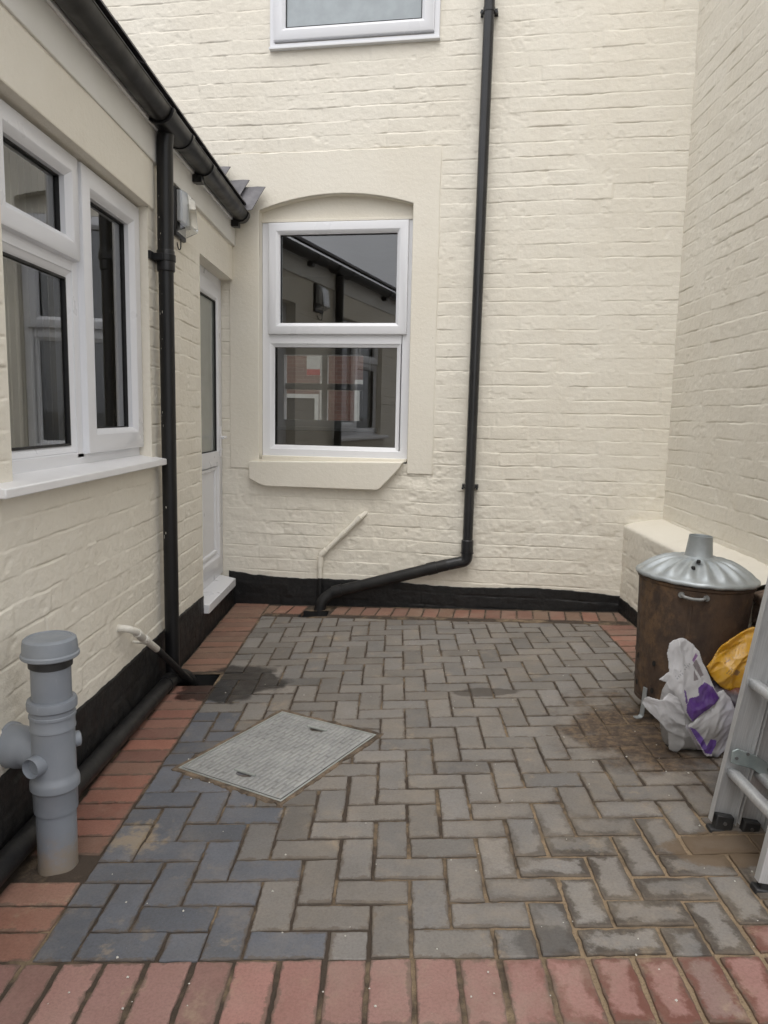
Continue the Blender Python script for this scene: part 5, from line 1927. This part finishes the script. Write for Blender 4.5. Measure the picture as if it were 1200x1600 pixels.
cb = thing('carrier_bag', 'crumpled white carrier bag with purple print leaning by the rusty incinerator', 'plastic bag', (1.1, 2.63, 0.055))
body_p = [(1.022, 0.30), (1.06, 0.325), (1.10, 0.315), (1.15, 0.325), (1.185, 0.285), (1.22, 0.24), (1.245, 0.17), (1.235, 0.085), (1.20, 0.056), (1.12, 0.053), (1.055, 0.055), (1.030, 0.085), (1.018, 0.151), (1.010, 0.215)]
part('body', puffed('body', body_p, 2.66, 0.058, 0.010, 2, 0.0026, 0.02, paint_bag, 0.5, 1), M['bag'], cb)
panel_p = [(1.030, 0.490), (1.048, 0.500), (1.070, 0.497), (1.101, 0.476), (1.124, 0.450), (1.135, 0.415), (1.158, 0.371), (1.180, 0.320), (1.203, 0.285), (1.166, 0.244), (1.135, 0.222), (1.103, 0.193), (1.074, 0.226), (1.055, 0.27), (1.030, 0.30), (1.016, 0.310), (1.006, 0.333), (0.975, 0.346), (0.996, 0.358), (1.014, 0.374), (1.012, 0.407), (1.005, 0.439), (1.012, 0.476)]
part('printed_panel', puffed('printed_panel', panel_p, 2.585, 0.004, 0.003, 4, 0.0024, 0.12, paint_bag, 0.2, 0, 0.020), M['bag'], cb)
flap_p = [(1.020, 0.298), (0.990, 0.272), (0.962, 0.277), (0.940, 0.284), (0.928, 0.272), (0.924, 0.252), (0.941, 0.229), (0.982, 0.193), (1.018, 0.150), (1.028, 0.085), (1.056, 0.070), (1.085, 0.10), (1.082, 0.17), (1.078, 0.23), (1.055, 0.28)]
part('handle_flap', puffed('handle_flap', flap_p, 2.585, 0.005, 0.003, 7, 0.0024, 0.05, paint_bag, 0.9, 0, 0.020), M['bag'], cb)
film_p = [(1.105, 0.195), (1.15, 0.235), (1.19, 0.300), (1.216, 0.312), (1.243, 0.283), (1.262, 0.236), (1.260, 0.170), (1.240, 0.095), (1.205, 0.058), (1.160, 0.066), (1.125, 0.12), (1.088, 0.178)]
part('clear_fold', puffed('clear_fold', film_p, 2.575, 0.006, 0.004, 11, 0.0024, 0.10, paint_bag, -0.4, 0, 0.022), M['bag'], cb)

yel = [(1.205, 0.352), (1.232, 0.393), (1.261, 0.440), (1.288, 0.462), (1.338, 0.488), (1.376, 0.512), (1.41, 0.50), (1.43, 0.42), (1.41, 0.33), (1.38, 0.285), (1.322, 0.277), (1.287, 0.264), (1.257, 0.280), (1.226, 0.314)]
bars = [[(1.270 + 0.0055 * k, 0.336 - 0.0028 * k), (1.2725 + 0.0055 * k, 0.335 - 0.0028 * k), (1.2885 + 0.0055 * k, 0.358 - 0.0028 * k), (1.286 + 0.0055 * k, 0.359 - 0.0028 * k)] for k in range(4)]
brown = [(1.296, 0.336), (1.316, 0.326), (1.327, 0.343), (1.307, 0.354)]
fold = [(1.268, 0.372), (1.292, 0.388), (1.293, 0.385), (1.270, 0.369)]
tl = []
for r_ in range(3):
    for k in range(7):
        cx, cz = 1.256 + 0.012 * k + 0.010 * r_, 0.385 + 0.0055 * k - 0.013 * r_ + 0.02
        tl.append([(cx, cz), (cx + 0.004, cz + 0.002), (cx + 0.0025, cz + 0.009), (cx - 0.0015, cz + 0.007)])
patch = [(1.342, 0.365), (1.36, 0.378), (1.375, 0.37), (1.365, 0.345), (1.345, 0.345)]


def paint_yel(X, Zz, frontside):
    col = np.tile(np.array([0.80, 0.45, 0.035, 1.0]), (len(X), 1))
    if frontside:
        for poly, c in [(b_, (0.42, 0.24, 0.06)) for b_ in bars] + [(brown, (0.34, 0.20, 0.08)), (fold, (0.40, 0.20, 0.03)), (patch, (0.45, 0.40, 0.42))] + [(s_, (0.62, 0.34, 0.04)) for s_ in tl]:
            col[inside(poly, X, Zz), :3] = c
    return col


me = puffed('yellow_bag', yel, 2.72, 0.016, 0.004, 6, 0.0026, 0.10, paint_yel, -0.6, 0, 0.022)
yb_o = single('yellow_bag', me, M['bag'], 'bright yellow plastic packet resting on rubbish behind the ladder rail', 'plastic bag', loc=(1.32, 2.72, 0.27))

# dark rubbish sack under the yellow packet
dk = [(1.16, 0.06), (1.19, 0.20), (1.24, 0.285), (1.30, 0.285), (1.38, 0.30), (1.43, 0.25), (1.44, 0.12), (1.43, 0.06)]


def paint_dk(X, Zz, fs):
    col = np.tile(np.array([0.045, 0.03, 0.045, 1.0]), (len(X), 1))
    hot = (sst(Zz, 0.255, 0.275) * sst(X, 1.27, 1.30))[:, None]
    col[:, :3] = col[:, :3] * (1 - hot) + np.array([0.22, 0.06, 0.02]) * hot
    return col


me = puffed('rubbish_sack', dk, 2.76, 0.085, 0.012, 9, 0.004, 0.0, paint_dk)
single('rubbish_sack', me, M['bag'], 'dark rubbish sack slumped behind the white bag and under the yellow packet', 'sack', loc=(1.3, 2.76, 0.06))

# =================================================================== LADDER
LEAN = math.atan(0.152)
LX, LYF, LYN = 0.985, 2.148, 1.828
lad = thing('ladder', 'folded aluminium ladder with black rubber feet leaning on the right wall', 'ladder', (LX, LYF, gz(LX)), rot=Matrix.Rotation(LEAN, 4, 'Y'))
LF = TM[lad]
LEN = 3.0


def channel(x0_, x1_, yo, s_, z0_, z1_):
    # C-section rail: web across x at y=yo, flanges towards s_ (rung side)
    w, tk, fl = x1_ - x0_, 0.0028, 0.024
    poly = [(x0_, yo), (x1_, yo), (x1_, yo + s_ * fl), (x1_ - tk, yo + s_ * fl), (x1_ - tk, yo + s_ * tk), (x0_ + tk, yo + s_ * tk), (x0_ + tk, yo + s_ * fl), (x0_, yo + s_ * fl)]
    mb_ = MB()
    mb_.prism(poly, lambda u, v, o: (u, v, o), z0_, z1_)
    return mb_


RUNG0 = 0.185
secs = [(0.0, 0.078, LYN - LYF, 0.0, 0.025), (0.081, 0.156, LYN - LYF + 0.010, -0.008, 0.035), (0.159, 0.232, LYN - LYF + 0.018, -0.016, 0.03)]
for si, (xa, xb, yn, yf_, zo) in enumerate(secs):
    for (yo, s_) in ((yf_, -1), (yn, 1)):
        rail = part('rail', channel(xa, xb, yo, s_, zo, LEN), M['alu'], lad, LF, bev=0.0012)
        # rubber foot
        mb = MB()
        if s_ < 0:
            mb.box(xa + 0.012, xb - 0.012, yo - 0.030, yo - 0.0032, -0.004, 0.052)
            mb.box(xa - 0.001, xb - 0.002, yo - 0.034, yo + 0.003, -0.014, 0.008)
        else:
            mb.box(xa + 0.012, xb - 0.012, yo + 0.0032, yo + 0.030, -0.004, 0.052)
            mb.box(xa - 0.001, xb - 0.002, yo - 0.003, yo + 0.034, -0.014, 0.008)
        ft = part('foot', mb, M['rubber'], lad, LF, bev=0.004)
        mb = MB()
        yy = yo + s_ * 0.0305
        mb.tube([(0.5 * (xa + xb), yy, 0.030), (0.5 * (xa + xb), yy + s_ * 0.003, 0.030)], 0.0055, 12)
        part('bolt', mb, M['screw'], ft, LF)
    k = 0
    z = RUNG0 + 0.012 * si
    while z < LEN - 0.1:
        mb = MB()
        cxr = 0.5 * (xa + xb) - 0.002
        o = len(mb.v)
        ring = []
        for (yv) in (yn + 0.003, yf_ - 0.003):
            for q in range(20):
                a = 2 * math.pi * q / 20
                ex = 0.0175 * math.copysign(abs(math.cos(a)) ** 0.7, math.cos(a))
                ez = 0.0145 * math.copysign(abs(math.sin(a)) ** 0.7, math.sin(a))
                mb.v.append((cxr + ex, yv, z + ez))
        for q in range(20):
            mb.f.append((q, (q + 1) % 20, 20 + (q + 1) % 20, 20 + q))
        part('rung', mb, M['alu'], lad, LF)
        z += 0.285
        k += 1
# stay bracket joining the sections, riveted
mb = MB()
yb_ = -0.0345
poly = [(0.006, 0.262), (0.02, 0.272), (0.07, 0.262), (0.115, 0.245), (0.165, 0.215), (0.165, 0.185), (0.12, 0.197), (0.075, 0.218), (0.03, 0.222), (0.008, 0.226)]
mb.prism(poly, lambda u, v, o: (u, o, v), yb_, yb_ + 0.008)
brk = part('stay_bracket', mb, M['bracket'], lad, LF, bev=0.002)
for (u_, v_) in ((0.022, 0.243), (0.052, 0.262), (0.125, 0.226)):
    mb = MB().tube([(u_, yb_, v_), (u_, yb_ - 0.003, v_)], 0.005, 12)
    part('rivet', mb, M['screw'], brk, LF)
